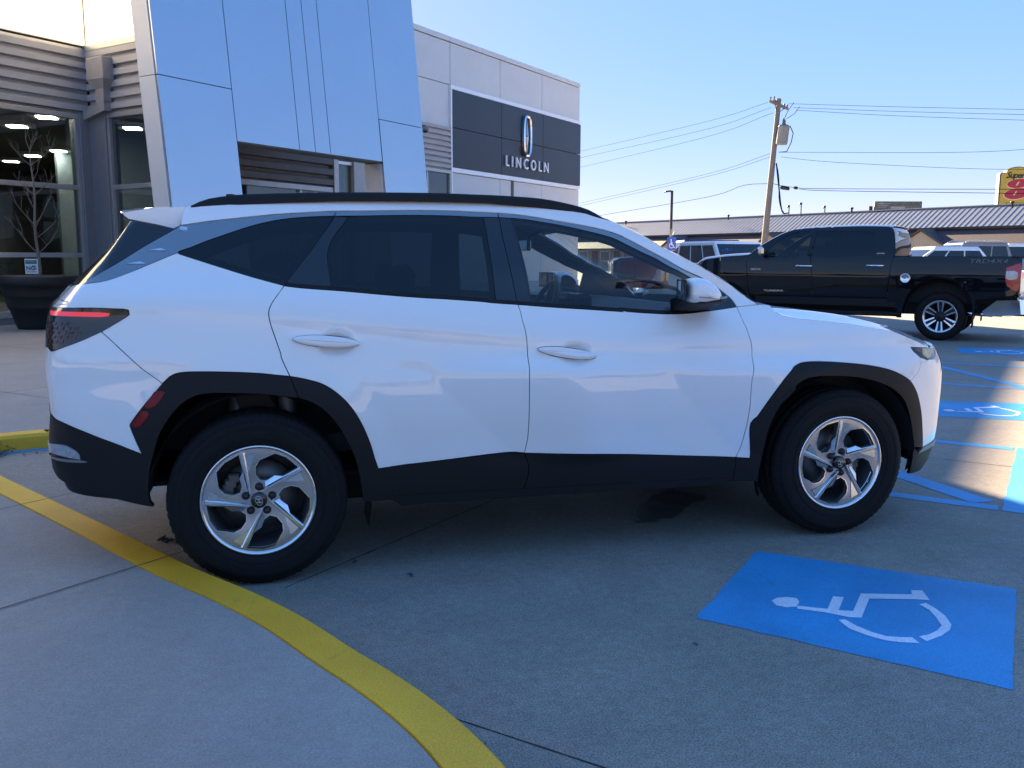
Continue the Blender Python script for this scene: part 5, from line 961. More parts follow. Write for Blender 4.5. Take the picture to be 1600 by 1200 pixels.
bar_ = MB(); bar_.lathe([(.085, .2075), (.06, .200), (.0, .188), (-.09, .19), (-.09, .16)], (0, 0, 0), AX, RF, 72)
def T5(p, k, a0): a = a0+k*2*math.pi/5; return (p[0]*math.cos(a)-p[1]*math.sin(a), p[0]*math.sin(a)+p[1]*math.cos(a))
A0 = 0.
RR = .222                                                 # unit circle of the traced design
hole = [(.04, .76), (.32, .875), (.52, .79), (.70, .62), (.735, .585), (.46, .43), (.22, .365), (.04, .365), (-.04, .475), (-.04, .63)]
hole = [T5(p, 0, -R(107)) for p in hole]; wedge = [T5(p, 0, -R(107)) for p in [(-.02, .94), (-.20, .55), (-.06, .66)]]
SPIN = 0.
def face_y(x, z): r = np.hypot(x, z)/RR; return .086+.014*sstep(.25, .95, r)
def fp(x, z): x = np.asarray(x, float); z = np.asarray(z, float); return np.stack([x, -face_y(x, z), z], -1)
def fn(x, z): x = np.asarray(x, float); return np.stack([0*x, 0*x-1, 0*x], -1)
circ = np.array([(RR*.992*math.cos(a), RR*.992*math.sin(a)) for a in np.linspace(0, 2*math.pi, 90, endpoint=False)])
holes = [np.array([T5((p[0]*RR, p[1]*RR), k, 0) for p in hole]) for k in range(5)]
def dens(h, st=.01):
    o = []
    for i, a in enumerate(h):
        b = h[(i+1) % len(h)]; n = max(1, int(np.hypot(*(b-a))/st)); o += [a+(b-a)*t/n for t in range(n)]
    o = np.array(o); return o if area2(o) > 0 else o[::-1]
face = panel(circ, fp, fn, inset=0, depth=.028, res=.014, holes=[dens(h) for h in holes])
edge = MB()                                               # bright alloy line round every opening, drawn in as the edge highlight
for h_ in holes:
    h0 = dens(h_); h1_ = inset_poly(h0, -.0042); g_ = np.array([fp(h0[:, 0], h0[:, 1]), fp(h1_[:, 0], h1_[:, 1])]); g_[:, :, 1] -= .0006; edge.grid(np.concatenate([g_, g_[:, :1]], 1), smooth=False)
barm = MB(); wed = MB(); lug = MB(); hub = MB()
for k in range(5):
    a, b = T5((.163*RR, .106*RR), k, 0), T5((.955*RR, .0), k, 0); a, b = np.array(a), np.array(b); d_ = (b-a)/np.hypot(*(b-a)); n_ = np.array([-d_[1], d_[0]])
    def V(p, y): return (p[0], -y, p[1])
    w0, w1 = .008, .0125; ya, yb = face_y(*a), face_y(*b); pa, pb = .014, .0045
    P = [V(a+n_*w0, ya), V(a+n_*w0*.45, ya+pa), V(a-n_*w0*.45, ya+pa), V(a-n_*w0, ya), V(b+n_*w1, yb), V(b+n_*w1*.5, yb+pb), V(b-n_*w1*.5, yb+pb), V(b-n_*w1, yb)]
    barm.add(P, [(0, 1, 5, 4), (1, 2, 6, 5), (2, 3, 7, 6), (0, 3, 2, 1), (4, 5, 6, 7)])
    m1 = a*.55+b*.45; m2 = a*.05+b*.95                       # second facet beside the bar, and the bright wedge at its outer end
    q0, q1, q2 = m1-n_*.006, m2-n_*.010, m2-n_*.052-d_*.004; wed.add([V(q0, face_y(*q0)+.003), V(q1, face_y(*q1)+.002), V(q2, face_y(*q2)+.004)], [(0, 1, 2), (2, 1, 0)])
    q3 = a*.86+b*.14+n_*.026; q4 = a*.60+b*.40+n_*.030; q5 = a*.42+b*.58+n_*.010; q6 = a*.9+b*.1+n_*.009
    barm.add([V(q, face_y(*q)+y) for q, y in ((q6, .010), (q3, .001), (q4, .001), (q5, .008))], [(0, 1, 2, 3), (3, 2, 1, 0)])
    ang = k*2*math.pi/5+R(-19); c_ = (.0555*math.cos(ang), -.088, .0555*math.sin(ang)); lug.lathe([(-.004, .0165), (.004, .0165), (.006, .0125), (.0145, .0115), (.0165, .0085), (.017, .0005)], c_, AX, RF, 14)
hub.lathe([(.088, .0325), (.104, .0325), (.107, .029), (.1078, .0005)], (0, 0, 0), AX, RF, 32)
em_ = MB()                                                # slanted H in an oval on the hub cap
def oval2(rx, rz, y, w, n=28): 
    P = [[(kx*math.cos(a)*rx+(0), -y, kx*math.sin(a)*rz) for a in np.linspace(0, 2*math.pi, n+1)] for kx in (1, 1-w)]; em_.grid(np.array(P), flip=True)
oval2(.0215, .0145, .1085, .12)
def br(p, q, w): p, q = np.array(p), np.array(q); d_ = (q-p)/np.hypot(*(q-p)); n_ = np.array([-d_[1], d_[0]])*w; em_.add([(r_[0], -.1085, r_[1]) for r_ in (p-n_, q-n_, q+n_, p+n_)], [(0, 1, 2, 3), (3, 2, 1, 0)])
br((-.011, -.008), (-.004, .0105), .0022); br((.004, -.0105), (.011, .008), .0022); br((-.008, -.0025), (.008, .0025), .0018)
dsc = MB(); dsc.lathe([(.012, .075), (.012, .155), (-.012, .155), (-.012, .07)], (0, 0, 0), AX, RF, 48); dsc.lathe([(.03, .001), (.03, .07), (.0, .075)], (0, 0, 0), AX, RF, 32); dsc.lathe([(-.05, .001), (-.05, .19)], (0, 0, 0), AX, RF, 40, mi=1)
cal = MB()
for a in np.linspace(R(140), R(185), 5): c_ = Vector((.128*math.cos(a), -.01, .128*math.sin(a))); cal.bev(c_-Vector((.028, .035, .022)), (.056, 0, 0), (0, .065, 0), (0, 0, .044), .008)
wheels = []
for cx, cy, rot, spin in ((0, -.81, 0, R(107)), (2.755, -.81, 0, R(91)), (0, .81, math.pi, R(20)), (2.755, .81, math.pi, R(55))):
    w = wheel(cx, cy, rot, spin); wheels.append(w)
    if len(wheels) == 1:
        WM = [('tyre', ty.build('tyre', M_RUB, w)), ('rim', None), ('brake_disc', dsc.build('brake_disc', [M_DISC, M_DARKM], w)), ('brake_caliper', cal.build('brake_caliper', M_DISC, w))]
        ri_ = bpy.data.objects; rimall = MB().join(rimb); f1 = MB().join(face); f1.m = [1]*len(f1.m); rimall.join(f1); b2 = MB().join(bar_); b2.m = [4]*len(b2.m); rimall.join(b2); rimall.join(barm); rimall.join(edge); wed.m = [0]*len(wed.m); rimall.join(wed)
        lug.m = [2]*len(lug.m); rimall.join(lug); hub.m = [3]*len(hub.m); rimall.join(hub); rimall.join(em_)
        rimo = rimall.build('rim', [M_ALLOY, M_ALLOY2, M_DARKM, M_GBLK, mat('barrel alloy', (.16, .165, .175), .4, .7)], w, bevel=0); rimo.rotation_euler = (0, -spin, 0); WM[1] = ('rim', rimo)
    else:
        for n_, src in WM: 
            c_ = src.copy(); COL.objects.link(c_); c_.parent = w
            if n_ == 'rim': c_.rotation_euler = (0, -spin, 0)
            if n_ == 'brake_caliper' and cx: c_.rotation_euler = (0, R(165), 0)
for o_ in list(suv.children_recursive): o_.pop('_o', None) if '_o' in o_ else None
# ---------------------------------------------------------------- black pickup
M_BLACK = mat('black car paint', (.004, .005, .008), .4, 0, coat=1., spec=.02); M_LETTER = mat('chrome lettering', (.75, .77, .8), .2, .9); M_DECAL = mat('grey decal', (.16, .17, .18), .5)
TW = {k: [tuple(p) for p in v] for k, v in K.items() if k.startswith('T_')}
tk = thing('pickup_truck', 'black four door pickup parked nose to the kerb beyond the white SUV', 'pickup', (11.503, 8.570, 0), math.atan2(.7242, -.6896))
_tz, _ty = [0, .4, .8, 1.1, 1.35, 1.5, 1.7, 1.85, 1.95], [.945, .98, .998, 1.003, .985, .955, .89, .83, .74]
def tY(x, z): return np.interp(z, _tz, _ty)-.16*sstep(3.75, 4.42, x)-.03*sstep(-.95, -1.14, x)
def tpos(x, z): x, z = np.asarray(x, float), np.asarray(z, float); return np.stack([x, -tY(x, z), z], -1)
def tnrm(x, z, e=.01):
    a = tpos(x+e, z)-tpos(x-e, z); b = tpos(x, z+e)-tpos(x, z-e); n = np.cross(a, b); return n/np.linalg.norm(n, axis=-1)[..., None]
def tpart(name, poly, m, parent=None, both=False, **k):
    k.setdefault('res', .07); k.setdefault('inset', .004); mb = panel(poly, tpos, tnrm, **k); mm = mb.mirrored()
    if both: mm.join(mb); return mm.build(name, m, parent or tk)
    a = mm.build(name, m, parent or tk); mb.build(name, m, TFAR.get(parent.name, tk) if parent else tk); TFAR[a.name] = bpy.data.objects[-1] if False else COL.objects[-1]; return a
TFAR = {}
T = TW; top = T['T_top']
def wl2(p): return loop(p+[p[0]], step=.05)
fdp = loop([(3.20, .70)]+T['T_door_gap0'][::-1][1:], top[2:10], [(2.19, 1.905)]+T['T_door_gap1'], [(2.078, .70), (3.20, .70)], step=.05)
rdp = loop([T['T_door_gap1'][-1]]+T['T_door_gap1'][::-1], [(2.17, 1.905)]+top[10:15], top[14:18], T['T_cabgap'], [(.84, .70), (2.07, .70)], step=.05)
tfd = tpart('front_door', fdp, M_BLACK, holes=[wl2(T['T_fwin'])[::1]]); trd = tpart('rear_door', rdp, M_BLACK, holes=[wl2(T['T_rwin'])])
M_TGL = glass_mat('pickup glass', (.20, .25, .25)); M_TGL2 = glass_mat('pickup dark glass', (.03, .035, .04))
tpart('side_window', wl2(T['T_fwin']), M_TGL, parent=tfd, lift=-.008, inset=-.002, depth=.004); tpart('side_window', wl2(T['T_rwin']), M_TGL2, parent=trd, lift=-.008, inset=-.002, depth=.004)
arc = lambda cx, r, a0, a1, n=16: [(cx+r*math.cos(R(a)), .41+r*math.sin(R(a))) for a in np.linspace(a0, a1, n)]
ff = loop(top[0:3], T['T_door_gap0'], [(3.19, .60), (3.16, .50)], arc(3.70, .52, 170, 20), [(4.27, .62), (4.36, .80), (4.36, 1.05), (4.25, 1.226), (4.20, 1.274), (4.138, 1.323), top[0]], step=.05); tpart('front_fender', ff, M_BLACK)
bs_ = loop(T['T_bed_top'], T['T_tail'], T['T_under'], T['T_arch'], [(.62, .52), (.845, .54)], T['T_cabgap'][::-1], step=.05); bedo = tpart('bed_side', bs_, M_BLACK)
fl = loop(T['T_arch'], [(p[0]*1.10+.02, .40+(p[1]-.40)*1.10) for p in T['T_arch'][::-1]], step=.05); tpart('arch_flare', fl, M_BLACK, parent=bedo, lift=.02, inset=0)
tpart('tail_lamp', loop(T['T_taill']+[T['T_taill'][0]], step=.05), mat('red lamp', (.42, .012, .02), .15, 0, coat=.8), parent=bedo, lift=.012, inset=0); tpart('reversing_lamp', loop(T['T_rev']+[T['T_rev'][0]], step=.05), M_LENS, parent=bedo, lift=.018, inset=0)
for nm, d_ in (('T_handle1', tfd), ('T_handle2', trd)):
    p = np.array(T[nm]); x0, x1, z0, z1 = p[:, 0].min(), p[:, 0].max(), p[:, 1].min(), p[:, 1].max()
    for s_ in (1, -1):
        m = MB(); y = float(tY(1, 1.2)); m.tube([(x0, s_*(y+.005), (z0+z1)/2), (x0+.02, s_*(y+.045), (z0+z1)/2), (x1-.02, s_*(y+.045), (z0+z1)/2), (x1, s_*(y+.005), (z0+z1)/2)], .017, 8); m.build('door_handle', M_CHROME, d_ if s_ > 0 else TFAR[d_.name])
yn = 1.0
def tword(txt, key, size, parent, m, w=None, shear=0.):
    a, b, c = [np.array(q) for q in T[key][:3]]; y = float(tY(a[0], a[1]))+.004; L_ = np.hypot(*(b-a)); mb = text_mb(txt, abs(c[1]-a[1])*.92, .008, (0, 0, 0), (-1, 0, 0), (0, 0, 1), shear=shear); x1 = min(v[0] for v in mb.v); k = L_/-x1
    mb.v = [(a[0]+v[0]*k, y+v[1], a[1]+v[2]) for v in mb.v]; return mb.build('lettering', m, parent)
tword('TUNDRA', 'T_tundra', .03, tfd, M_LETTER); tword('iFORCE 5.7L V8', 'T_force', .03, TFAR and [c for c in tk.children if c.name.startswith('front_fender')][0], M_LETTER); tword('LIMITED', 'T_lim', .02, trd, M_LETTER); tword('TRD4X4', 'T_trd', .07, bedo, M_DECAL, shear=.2)
m = MB(); bx_ = np.array(T['T_badge']).mean(0); r_ = .075
m.lathe([(0, .078), (.012, .082), (.018, .074), (.014, .066), (.016, .001)], (bx_[0]+.02, float(tY(.5, 1.03)), bx_[1]), (0, 1, 0), (1, 0, 0), 36); m.build('fuel_door', M_CHROME, bedo)
def te(pts, st=.06): q = smooth_chain(pts, st); return np.stack([q[:, 0], -tY(q[:, 0], q[:, 1]), q[:, 1]], 1)
m = MB(); m.grid(cross(te(top[8:15]), .045, pw=3), flip=False); m.build('roof', M_BLACK, tk)
m = MB(); m.grid(cross(te(top[3:9]), .03, .12, pw=2.2)); m.build('windscreen', M_TGL, tk)
m = MB(); hp_ = cross(te([(4.25, 1.226), (4.203, 1.274), (4.138, 1.323)]+top[0:4]), .05, np.linspace(.16, .0, len(te([(4.25, 1.226), (4.203, 1.274), (4.138, 1.323)]+top[0:4]))), pw=4); m.grid(hp_); m.build('bonnet', M_BLACK, tk)
fe = te([(4.25, 1.226), (4.36, 1.05), (4.36, .80), (4.27, .62), (4.20, .45)], .05); m = MB(); m.grid(cross(fe, .0, .16, pw=4)); m.build('front_end', M_GBLK, tk)
m = MB(); m.bev((4.47, -.62, .80), (.04, 0, 0), (0, 1.24, 0), (0, 0, .38), .02); m.build('grille', M_CHROME, tk); m = MB(); m.bev((4.36, -.86, .48), (.16, 0, 0), (0, 1.72, 0), (0, 0, .22), .05); m.build('front_bumper', M_CHROME, tk)
for s_ in (1, -1): m = MB(); m.bev((4.30, s_*.80-.11, .92), (.14, 0, 0), (0, .22, 0), (0, 0, .26), .03); m.build('headlamp', M_LENS, tk)
# back of the cab with its window
cb = te(top[14:18], .05); m = MB(); m.grid(cross(cb, 0, -.02, pw=3)); m.build('cab_back', M_BLACK, tk)
a = te([(.80, 1.82), (.765, 1.46)], .1); P = cross(a, 0, -.02, pw=3)*np.array([1, .86, 1]); P[:, :, 0] -= .012; m = MB(); m.grid(P); m.build('rear_window', glass_mat('cab rear glass', (.10, .12, .13), ior=5.), tk)
m = MB(); m.bev((.70, -.12, 1.865), (.06, 0, 0), (0, .24, 0), (0, 0, .035), .01); m.build('high_brake_lamp', mat('red lamp', (.42, .012, .02)), tk)
m = MB(); m.box((-1.06, -.80, .62), (1.78, 0, 0), (0, 1.6, 0), (0, 0, .03)); m.box((.70, -.94, .5), (.03, 0, 0), (0, 1.88, 0), (0, 0, .86)); m.box((-1.04, -.83, .62), (1.74, 0, 0), (0, .03, 0), (0, 0, .74)); m.box((-1.04, .80, .62), (1.74, 0, 0), (0, .03, 0), (0, 0, .74)); m.build('bed_liner', M_SHELL, tk)
for s_ in (1, -1): m = MB(); m.bev((-1.10, s_*.90-.075, 1.365), (1.81, 0, 0), (0, .15, 0), (0, 0, .035), .01); m.build('bed_rail', M_CLAD, tk)
m = MB(); m.bev((-1.13, -.80, .74), (.07, 0, 0), (0, 1.60, 0), (0, 0, .64), .02); m.build('tailgate', M_BLACK, tk)
bp_ = np.array(T['T_bumper']); m = MB(); secs = []
for y, dx in ((-.99, .06), (-.96, .015), (-.8, -.03), (0, -.06), (.8, -.03), (.96, .015), (.99, .06)): secs.append([(p[0]+(dx if p[0] < -.9 else dx*.4), y, p[1]) for p in bp_])
secs = np.array(secs); secs = np.concatenate([secs, secs[:, :1]], 1); m.grid(secs, smooth=False); m.add(secs[0][:-1], [tuple(range(len(bp_)))[::-1]]); m.add(secs[-1][:-1], [tuple(range(len(bp_)))]); m.build('rear_bumper', M_CHROME, tk)
m = MB(); m.box((-1.30, -.04, .40), (.25, 0, 0), (0, .08, 0), (0, 0, .07)); m.build('tow_hitch', M_DARKM, tk); m = MB(); m.tube([(-.4, .80, .46), (-.72, .86, .455), (-.78, .88, .445)], .035, 12); m.build('exhaust_pipe', M_CHROME, tk)
m = MB(); m.box((-.9, -.75, .42), (5.0, 0, 0), (0, 1.5, 0), (0, 0, .20)); m.box((.72, -.90, .62), (2.6, 0, 0), (0, 1.8, 0), (0, 0, .06)); m.box((3.0, -.8, .6), (1.2, 0, 0), (0, 1.6, 0), (0, 0, .55)); m.build('underbody', M_SHELL, tk)
for s_ in (1, -1):
    m = MB(); m.bev((.66, s_*.93-.06, .52), (2.46, 0, 0), (0, .12, 0), (0, 0, .18), .03); m.bev((.60, s_*.985-.085, .385), (2.62, 0, 0), (0, .17, 0), (0, 0, .07), .025); m.build('running_board', M_CLAD, tk)
    m = MB(); m.bev((-.50, s_*.93-.09, .24), (.02, 0, 0), (0, .18, 0), (0, 0, .42), .004); m.build('mud_flap', M_CLAD, tk)
    for cx in (0, 3.70):
        m = MB(); an = np.linspace(R(2), R(178), 24); m.grid(np.array([[(cx+.56*math.cos(a_), s_*y, .42+.56*math.sin(a_)) for a_ in an] for y in (.965, .5)])); m.grid(np.array([[(cx+k*.56*math.cos(a_), s_*.5, .42+k*.56*math.sin(a_)) for a_ in an] for k in (1, .02)])); m.build('arch_liner', M_SHELL, tk)
    mz = np.array(T['T_mirror']); m = MB(); x0, x1 = mz[:, 0].min(), mz[:, 0].max(); m.bev((x0, s_*1.12-.11, 1.415), (x1-x0, 0, 0), (0, .22, 0), (0, 0, .155), .035); mr_ = m.build('door_mirror', M_CHROME, tk); m = MB(); m.bev((2.80, s_*.98-.06, 1.415), (.14, 0, 0), (0, .16, 0), (0, 0, .06), .015); m.build('mirror_arm', M_CLAD, mr_)
# cabin
def tseat(x, y):
    m = MB(); m.bev((x, y-.27, .80), (.52, 0, 0), (0, .54, 0), (0, 0, .18), .05); m.bev((x-.14, y-.27, .88), (.18, 0, 0), (0, .54, 0), (0, 0, .60), .06); m.bev((x-.13, y-.14, 1.50), (.12, 0, 0), (0, .28, 0), (0, 0, .18), .04); m.build('seat', M_SEAT, tk)
for x, y in ((2.05, .42), (2.05, -.42), (1.0, .42), (1.0, -.42)): tseat(x, y)
m = MB(); m.bev((2.85, -.85, 1.0), (.4, 0, 0), (0, 1.7, 0), (0, 0, .36), .06); m.build('dashboard', M_INTER, tk); m = MB(); m.tube([(2.70+.03*math.sin(a_), .42+.19*math.cos(a_), 1.33+.18*math.sin(a_)) for a_ in np.linspace(0, 2*math.pi, 25)], .016, 6); m.build('steering_wheel', M_INTER, tk)
# wheels
ty = MB(); ty.lathe([(.10, .262), (.125, .275), (.138, .31), (.138, .345), (.125, .375), (.105, .392), (.06, .402), (-.06, .402), (-.105, .392), (-.13, .33), (-.11, .262)], (0, 0, 0), AX, RF, 72, mod=lambda j, k, r: r-(.006 if (j in (4, 5) and k % 3 == 0) else 0))
rm_ = MB(); rm_.lathe([(.085, .232), (.10, .245), (.112, .258), (.114, .268), (.105, .272)], (0, 0, 0), AX, RF, 64); rm_.lathe([(.08, .24), (.0, .22), (-.1, .22), (-.1, .001)], (0, 0, 0), AX, RF, 48, mi=1)
for k in range(6):
    a_ = R(90+60*k); d_ = Vector((math.cos(a_), 0, math.sin(a_))); n_ = Vector((-d_.z, 0, d_.x))
    for q in (-1, 1): rm_.add([d_*.085+n_*.016*q+Vector((0, -.07, 0)), d_*.085+n_*.034*q+Vector((0, -.07, 0)), d_*.245+n_*.058*q+Vector((0, -.106, 0)), d_*.245+n_*.028*q+Vector((0, -.106, 0))], [(0, 1, 2, 3), (3, 2, 1, 0)])
    rm_.add([d_*.085-n_*.034+Vector((0, -.06, 0)), d_*.085+n_*.034+Vector((0, -.06, 0)), d_*.24+n_*.05+Vector((0, -.09, 0)), d_*.24-n_*.05+Vector((0, -.09, 0))], [(0, 1, 2, 3), (3, 2, 1, 0)], 2)
    rm_.lathe([(.06, .013), (.082, .013), (.084, .001)], d_*.062, AX, RF, 10, mi=2)
rm_.lathe([(.05, .095), (.068, .092), (.072, .05), (.085, .045), (.086, .001)], (0, 0, 0), AX, RF, 32, mi=2)
first = None
for cx, cy, rot in ((0, .845, math.pi), (3.70, .845, math.pi), (0, -.845, 0), (3.70, -.845, 0)):
    w = bpy.data.objects.new('wheel', None); COL.objects.link(w); w.parent = tk; w.location = (cx, cy, .402); w.rotation_euler = (0, 0, rot)
    if first is None: first = [ty.build('tyre', M_RUB, w), rm_.build('rim', [M_ALLOY, M_SHELL, M_DARKM], w)]
    else:
        for o_ in first: c_ = o_.copy(); COL.objects.link(c_); c_.parent = w
# ---------------------------------------------------------------- other parked vehicles
WT, WR = MB(), MB(); WT.lathe([(.09, .22), (.105, .26), (.10, .31), (.085, .335), (.05, .345), (-.08, .345), (-.10, .30), (-.09, .22)], (0, 0, 0), AX, RF, 40); WR.lathe([(.098, .225), (.085, .20), (.05, .18), (.045, .001)], (0, 0, 0), AX, RF, 10)
def vehicle(name, label, cat, loc, rz, L=4.7, W=1.86, H=1.75, belt=1.05, hood=1.0, gx=(-.62, 1.35), roofx=(-.45, .55), paint=M_PAINT, nwin=3, boxy=0., box=None, rails=False, front_over=.95, wb=2.75, sticker=None, glass=None):
    """x forward from the rear axle; gx: ends of the glasshouse at the belt, roofx: ends of the roof"""
    t = thing(name, label, cat, loc, rz); fx_, rx = wb+front_over, -(L-wb-front_over); k = .04
    prof = [(rx+.05, .35), (rx, .55), (rx+.02, belt-.12), (rx+.06, belt), (gx[1]+.55, belt), (gx[1]+.75, hood), (fx_-.25, hood-.09), (fx_-.04, hood-.22), (fx_, .60), (fx_-.06, .34)]
    secs = []
    for y, s in ((-W/2, .0), (-W/2+.02, .5), (-W/2+.10, .94), (0, 1.), (W/2-.10, .94), (W/2-.02, .5), (W/2, .0)):
        secs.append([(x*(1-.03*(1-s)) if x < 1 else x-.20*(1-s)*(x > 3), y, min(z, .62+(z-.62)*(.90+.10*s)) if z > .62 else z) for x, z in prof])
    secs = np.array(secs); secs = np.concatenate([secs, secs[:, :1]], 1); m = MB(); m.grid(secs); m.add(secs[0][:-1], [tuple(range(len(prof)))[::-1]]); m.add(secs[-1][:-1], [tuple(range(len(prof)))]); m.build('body', paint, t, bevel=.01)
    wt, wb_ = W/2-.10-.10*(1-boxy), W/2-.05; gl = MB(); b0, b1, r0, r1 = gx[0], gx[1]+.25, roofx[0], roofx[1]
    zt = H-.07
    B = [(b0, -wb_, belt-.02), (b1, -wb_, belt-.02), (b1, wb_, belt-.02), (b0, wb_, belt-.02)]; Tt = [(r0, -wt, zt), (r1, -wt, zt), (r1, wt, zt), (r0, wt, zt)]
    gh = MB(); rf_ = [(r0+.04, -wt+.07, H-.012), (r1-.05, -wt+.07, H-.012), (r1-.05, wt-.07, H-.012), (r0+.04, wt-.07, H-.012)]
    gh.add(B+Tt+rf_, [(0, 1, 5, 4), (1, 2, 6, 5), (2, 3, 7, 6), (3, 0, 4, 7), (4, 5, 9, 8), (5, 6, 10, 9), (6, 7, 11, 10), (7, 4, 8, 11), (8, 9, 10, 11)]); gh.build('roof', paint, t, bevel=.03)
    G = glass or M_FARG
    def quad(p, q, r_, s_, u0, u1, v0, v1, o=.006):
        p, q, r_, s_ = map(Vector, (p, q, r_, s_)); n = (q-p).cross(s_-p).normalized()*o
        f = lambda u, v: (p*(1-u)+q*u)*(1-v)+(s_*(1-u)+r_*u)*v+n
        return [f(u0, v0), f(u1, v0), f(u1, v1), f(u0, v1)]
    cuts = np.linspace(.05, .95, nwin+1)
    for sgn in (0, 1):
        for q in range(nwin):
            a_ = (B[0], B[1], Tt[1], Tt[0]) if not sgn else (B[2], B[3], Tt[3], Tt[2]); u0, u1 = cuts[q]+.012, cuts[q+1]-.012
            m = MB(); m.add(quad(*a_, u0, u1, .10, .90), [(0, 1, 2, 3)]); m.build('side_window', G, t)
    m = MB(); m.add(quad(B[1], B[2], Tt[2], Tt[1], .04, .96, .06, .95), [(0, 1, 2, 3)]); wsn = m.build('windscreen', G, t); m = MB(); m.add(quad(B[3], B[0], Tt[0], Tt[3], .07, .93, .12, .92), [(0, 1, 2, 3)]); m.build('rear_window', G, t)
    if sticker:
        P = quad(B[1], B[2], Tt[2], Tt[1], .04, .96, .06, .95, .012); o_ = Vector(P[0]); ax = (Vector(P[1])-o_); ay = (Vector(P[3])-o_); tm = text_mb(sticker, .11, .003, o_+ax*.06+ay*.62, ax, ay); tm.build('sticker', mat('blue windscreen marker', (.10, .16, .75), .5), wsn)
    for y in (-1, 1):
        for x in (0, wb):
            w = bpy.data.objects.new('wheel', None); COL.objects.link(w); w.parent = t; w.location = (x, y*(W/2-.11), .345); w.rotation_euler = (0, 0, 0 if y < 0 else math.pi)
            if 'tyre' not in VW: VW['tyre'], VW['rim'] = WT.build('tyre', M_RUB, w), WR.build('rim', M_ALLOY, w)
            else:
                for q in ('tyre', 'rim'): c_ = VW[q].copy(); COL.objects.link(c_); c_.parent = w
        m = MB(); m.bev((fx_-.16, y*(W/2-.26)-.14, hood-.30), (.13, 0, 0), (0, .28, 0), (0, 0, .12), .02); m.build('headlamp', M_LENS, t)
        m = MB(); m.bev((rx-.01, y*(W/2-.16)-.09, belt-.30), (.10, 0, 0), (0, .18, 0), (0, 0, .24), .02); m.build('tail_lamp', M_REDL, t)
        m = MB(); m.bev((gx[1]+.02, y*(W/2+.06)-.09, belt+.02), (.12, 0, 0), (0, .18, 0), (0, 0, .14), .03); m.build('door_mirror', M_GBLK if boxy else paint, t)
        if rails: m = MB(); m.tube([(r0+.1, y*(wt-.08), H-.01), (r0+.2, y*(wt-.08), H+.05), (r1-.25, y*(wt-.08), H+.05), (r1-.1, y*(wt-.08), H-.01)], .022, 8); m.build('roof_rail', M_FRAME, t)
    m = MB(); m.bev((fx_-.03, -.5, .62), (.05, 0, 0), (0, 1.0, 0), (0, 0, .2), .015); m.build('grille', M_GBLK, t); m = MB(); m.box((rx+.1, -W/2+.1, .25), (L-.3, 0, 0), (0, W-.2, 0), (0, 0, .2)); m.build('underbody', M_SHELL, t); return t
VW = {}; M_FARG = mat('far car glass', (.012, .016, .022), .06, 0, spec=.7); M_SILV = mat('pale silver paint', (.58, .60, .60), .3, .2, coat=.8); M_DRED = mat('dark red paint', (.085, .008, .012), .3, .0, coat=.6); M_GREYP = mat('grey car paint', (.16, .17, .19), .3, .3, coat=.8)
hv = math.atan2(.7242, -.6896)
vehicle('boxy_suv', 'pale boxy SUV with blue numbers on its dark windscreen, left of the black pickup', 'SUV', (13.35, 20.9, 0), R(-82), L=4.7, W=1.95, H=1.88, belt=1.18, hood=1.12, gx=(-.72, 1.45), roofx=(-.62, 1.25), paint=M_PAINT, nwin=3, boxy=.8, sticker='\u2039 19 \u203a')
vehicle('parked_suv', 'white SUV with dark side windows just behind the pickup bed', 'SUV', (18.55, 16.5, 0), math.atan2(.28, -.96), L=4.75, W=1.9, H=1.70, belt=1.08, gx=(-.72, 1.55), roofx=(-.30, .95), nwin=3)
vehicle('parked_suv', 'silver SUV with roof rails seen over the white SUV behind the pickup', 'SUV', (23.7, 21.2, 0), math.atan2(.28, -.96), H=1.92, belt=1.15, gx=(-.7, 1.45), roofx=(-.5, 1.0), paint=M_GREYP, nwin=3, rails=True)
vehicle('parked_hatchback', 'white hatchback with black rear window at the tail of the pickup', 'car', (23.5, 16.2, 0), R(160), L=4.3, H=1.66, belt=1.0, gx=(-.7, 1.4), roofx=(-.45, .6), nwin=2)
vehicle('parked_van', 'small white vehicle roof farther off between silver SUV and hatchback', 'van', (29.8, 25.2, 0), R(150), L=4.6, H=1.98, belt=1.15, gx=(-.7, 1.5), roofx=(-.6, 1.1), nwin=2, boxy=.5)
vehicle('parked_suv', 'light grey SUV cut by the right edge beyond the pickup tail', 'SUV', (21.2, 12.9, 0), R(-75), L=4.6, H=1.72, belt=1.05, gx=(-.6, 1.4), roofx=(-.45, .6), paint=M_SILV, nwin=3)
vehicle('parked_suv', 'dark red SUV behind the blue accessible parking sign, its bonnet seen through the white SUV', 'SUV', (15.2, 24.4, 0), R(165), L=5.0, W=2.0, H=2.0, belt=1.42, hood=1.46, gx=(-.8, 1.6), roofx=(-.7, 1.25), paint=M_DRED, nwin=3, boxy=.6)
# ---------------------------------------------------------------- motel across the road
rR, rL, eR, eL = [Vector(q) for q in Q['motel']]; d_ = Vector((rL.x-rR.x, rL.y-rR.y, 0)).normalized(); out = Vector((-d_.y, d_.x, 0)); 
if out.dot(CAM-rR) < 0: out = -out
A0_, Ln = Vector((rR.x, rR.y, 0))-d_*30, 95.; zr, ze, dep = 5.12, 3.60, 2.55
M_ROOF = mat('metal roof', (.34, .335, .325), .33, .5, var=.06, scale=2); M_MANS = mat('brown fascia', (.060, .045, .048), .7, var=.25, scale=4, stretch=(1, 1, 8)); M_STUCCO = mat('tan stucco', (.36, .32, .25), .85, var=.12, scale=8); M_BRICKY = mat('pale stone', (.42, .38, .33), .9, col2=(.30, .26, .22), scale=14)
mo_ = thing('motel_building', 'long low motel with ribbed mauve metal roof and small tan gables', 'building', tuple(A0_+d_*40), world=True)
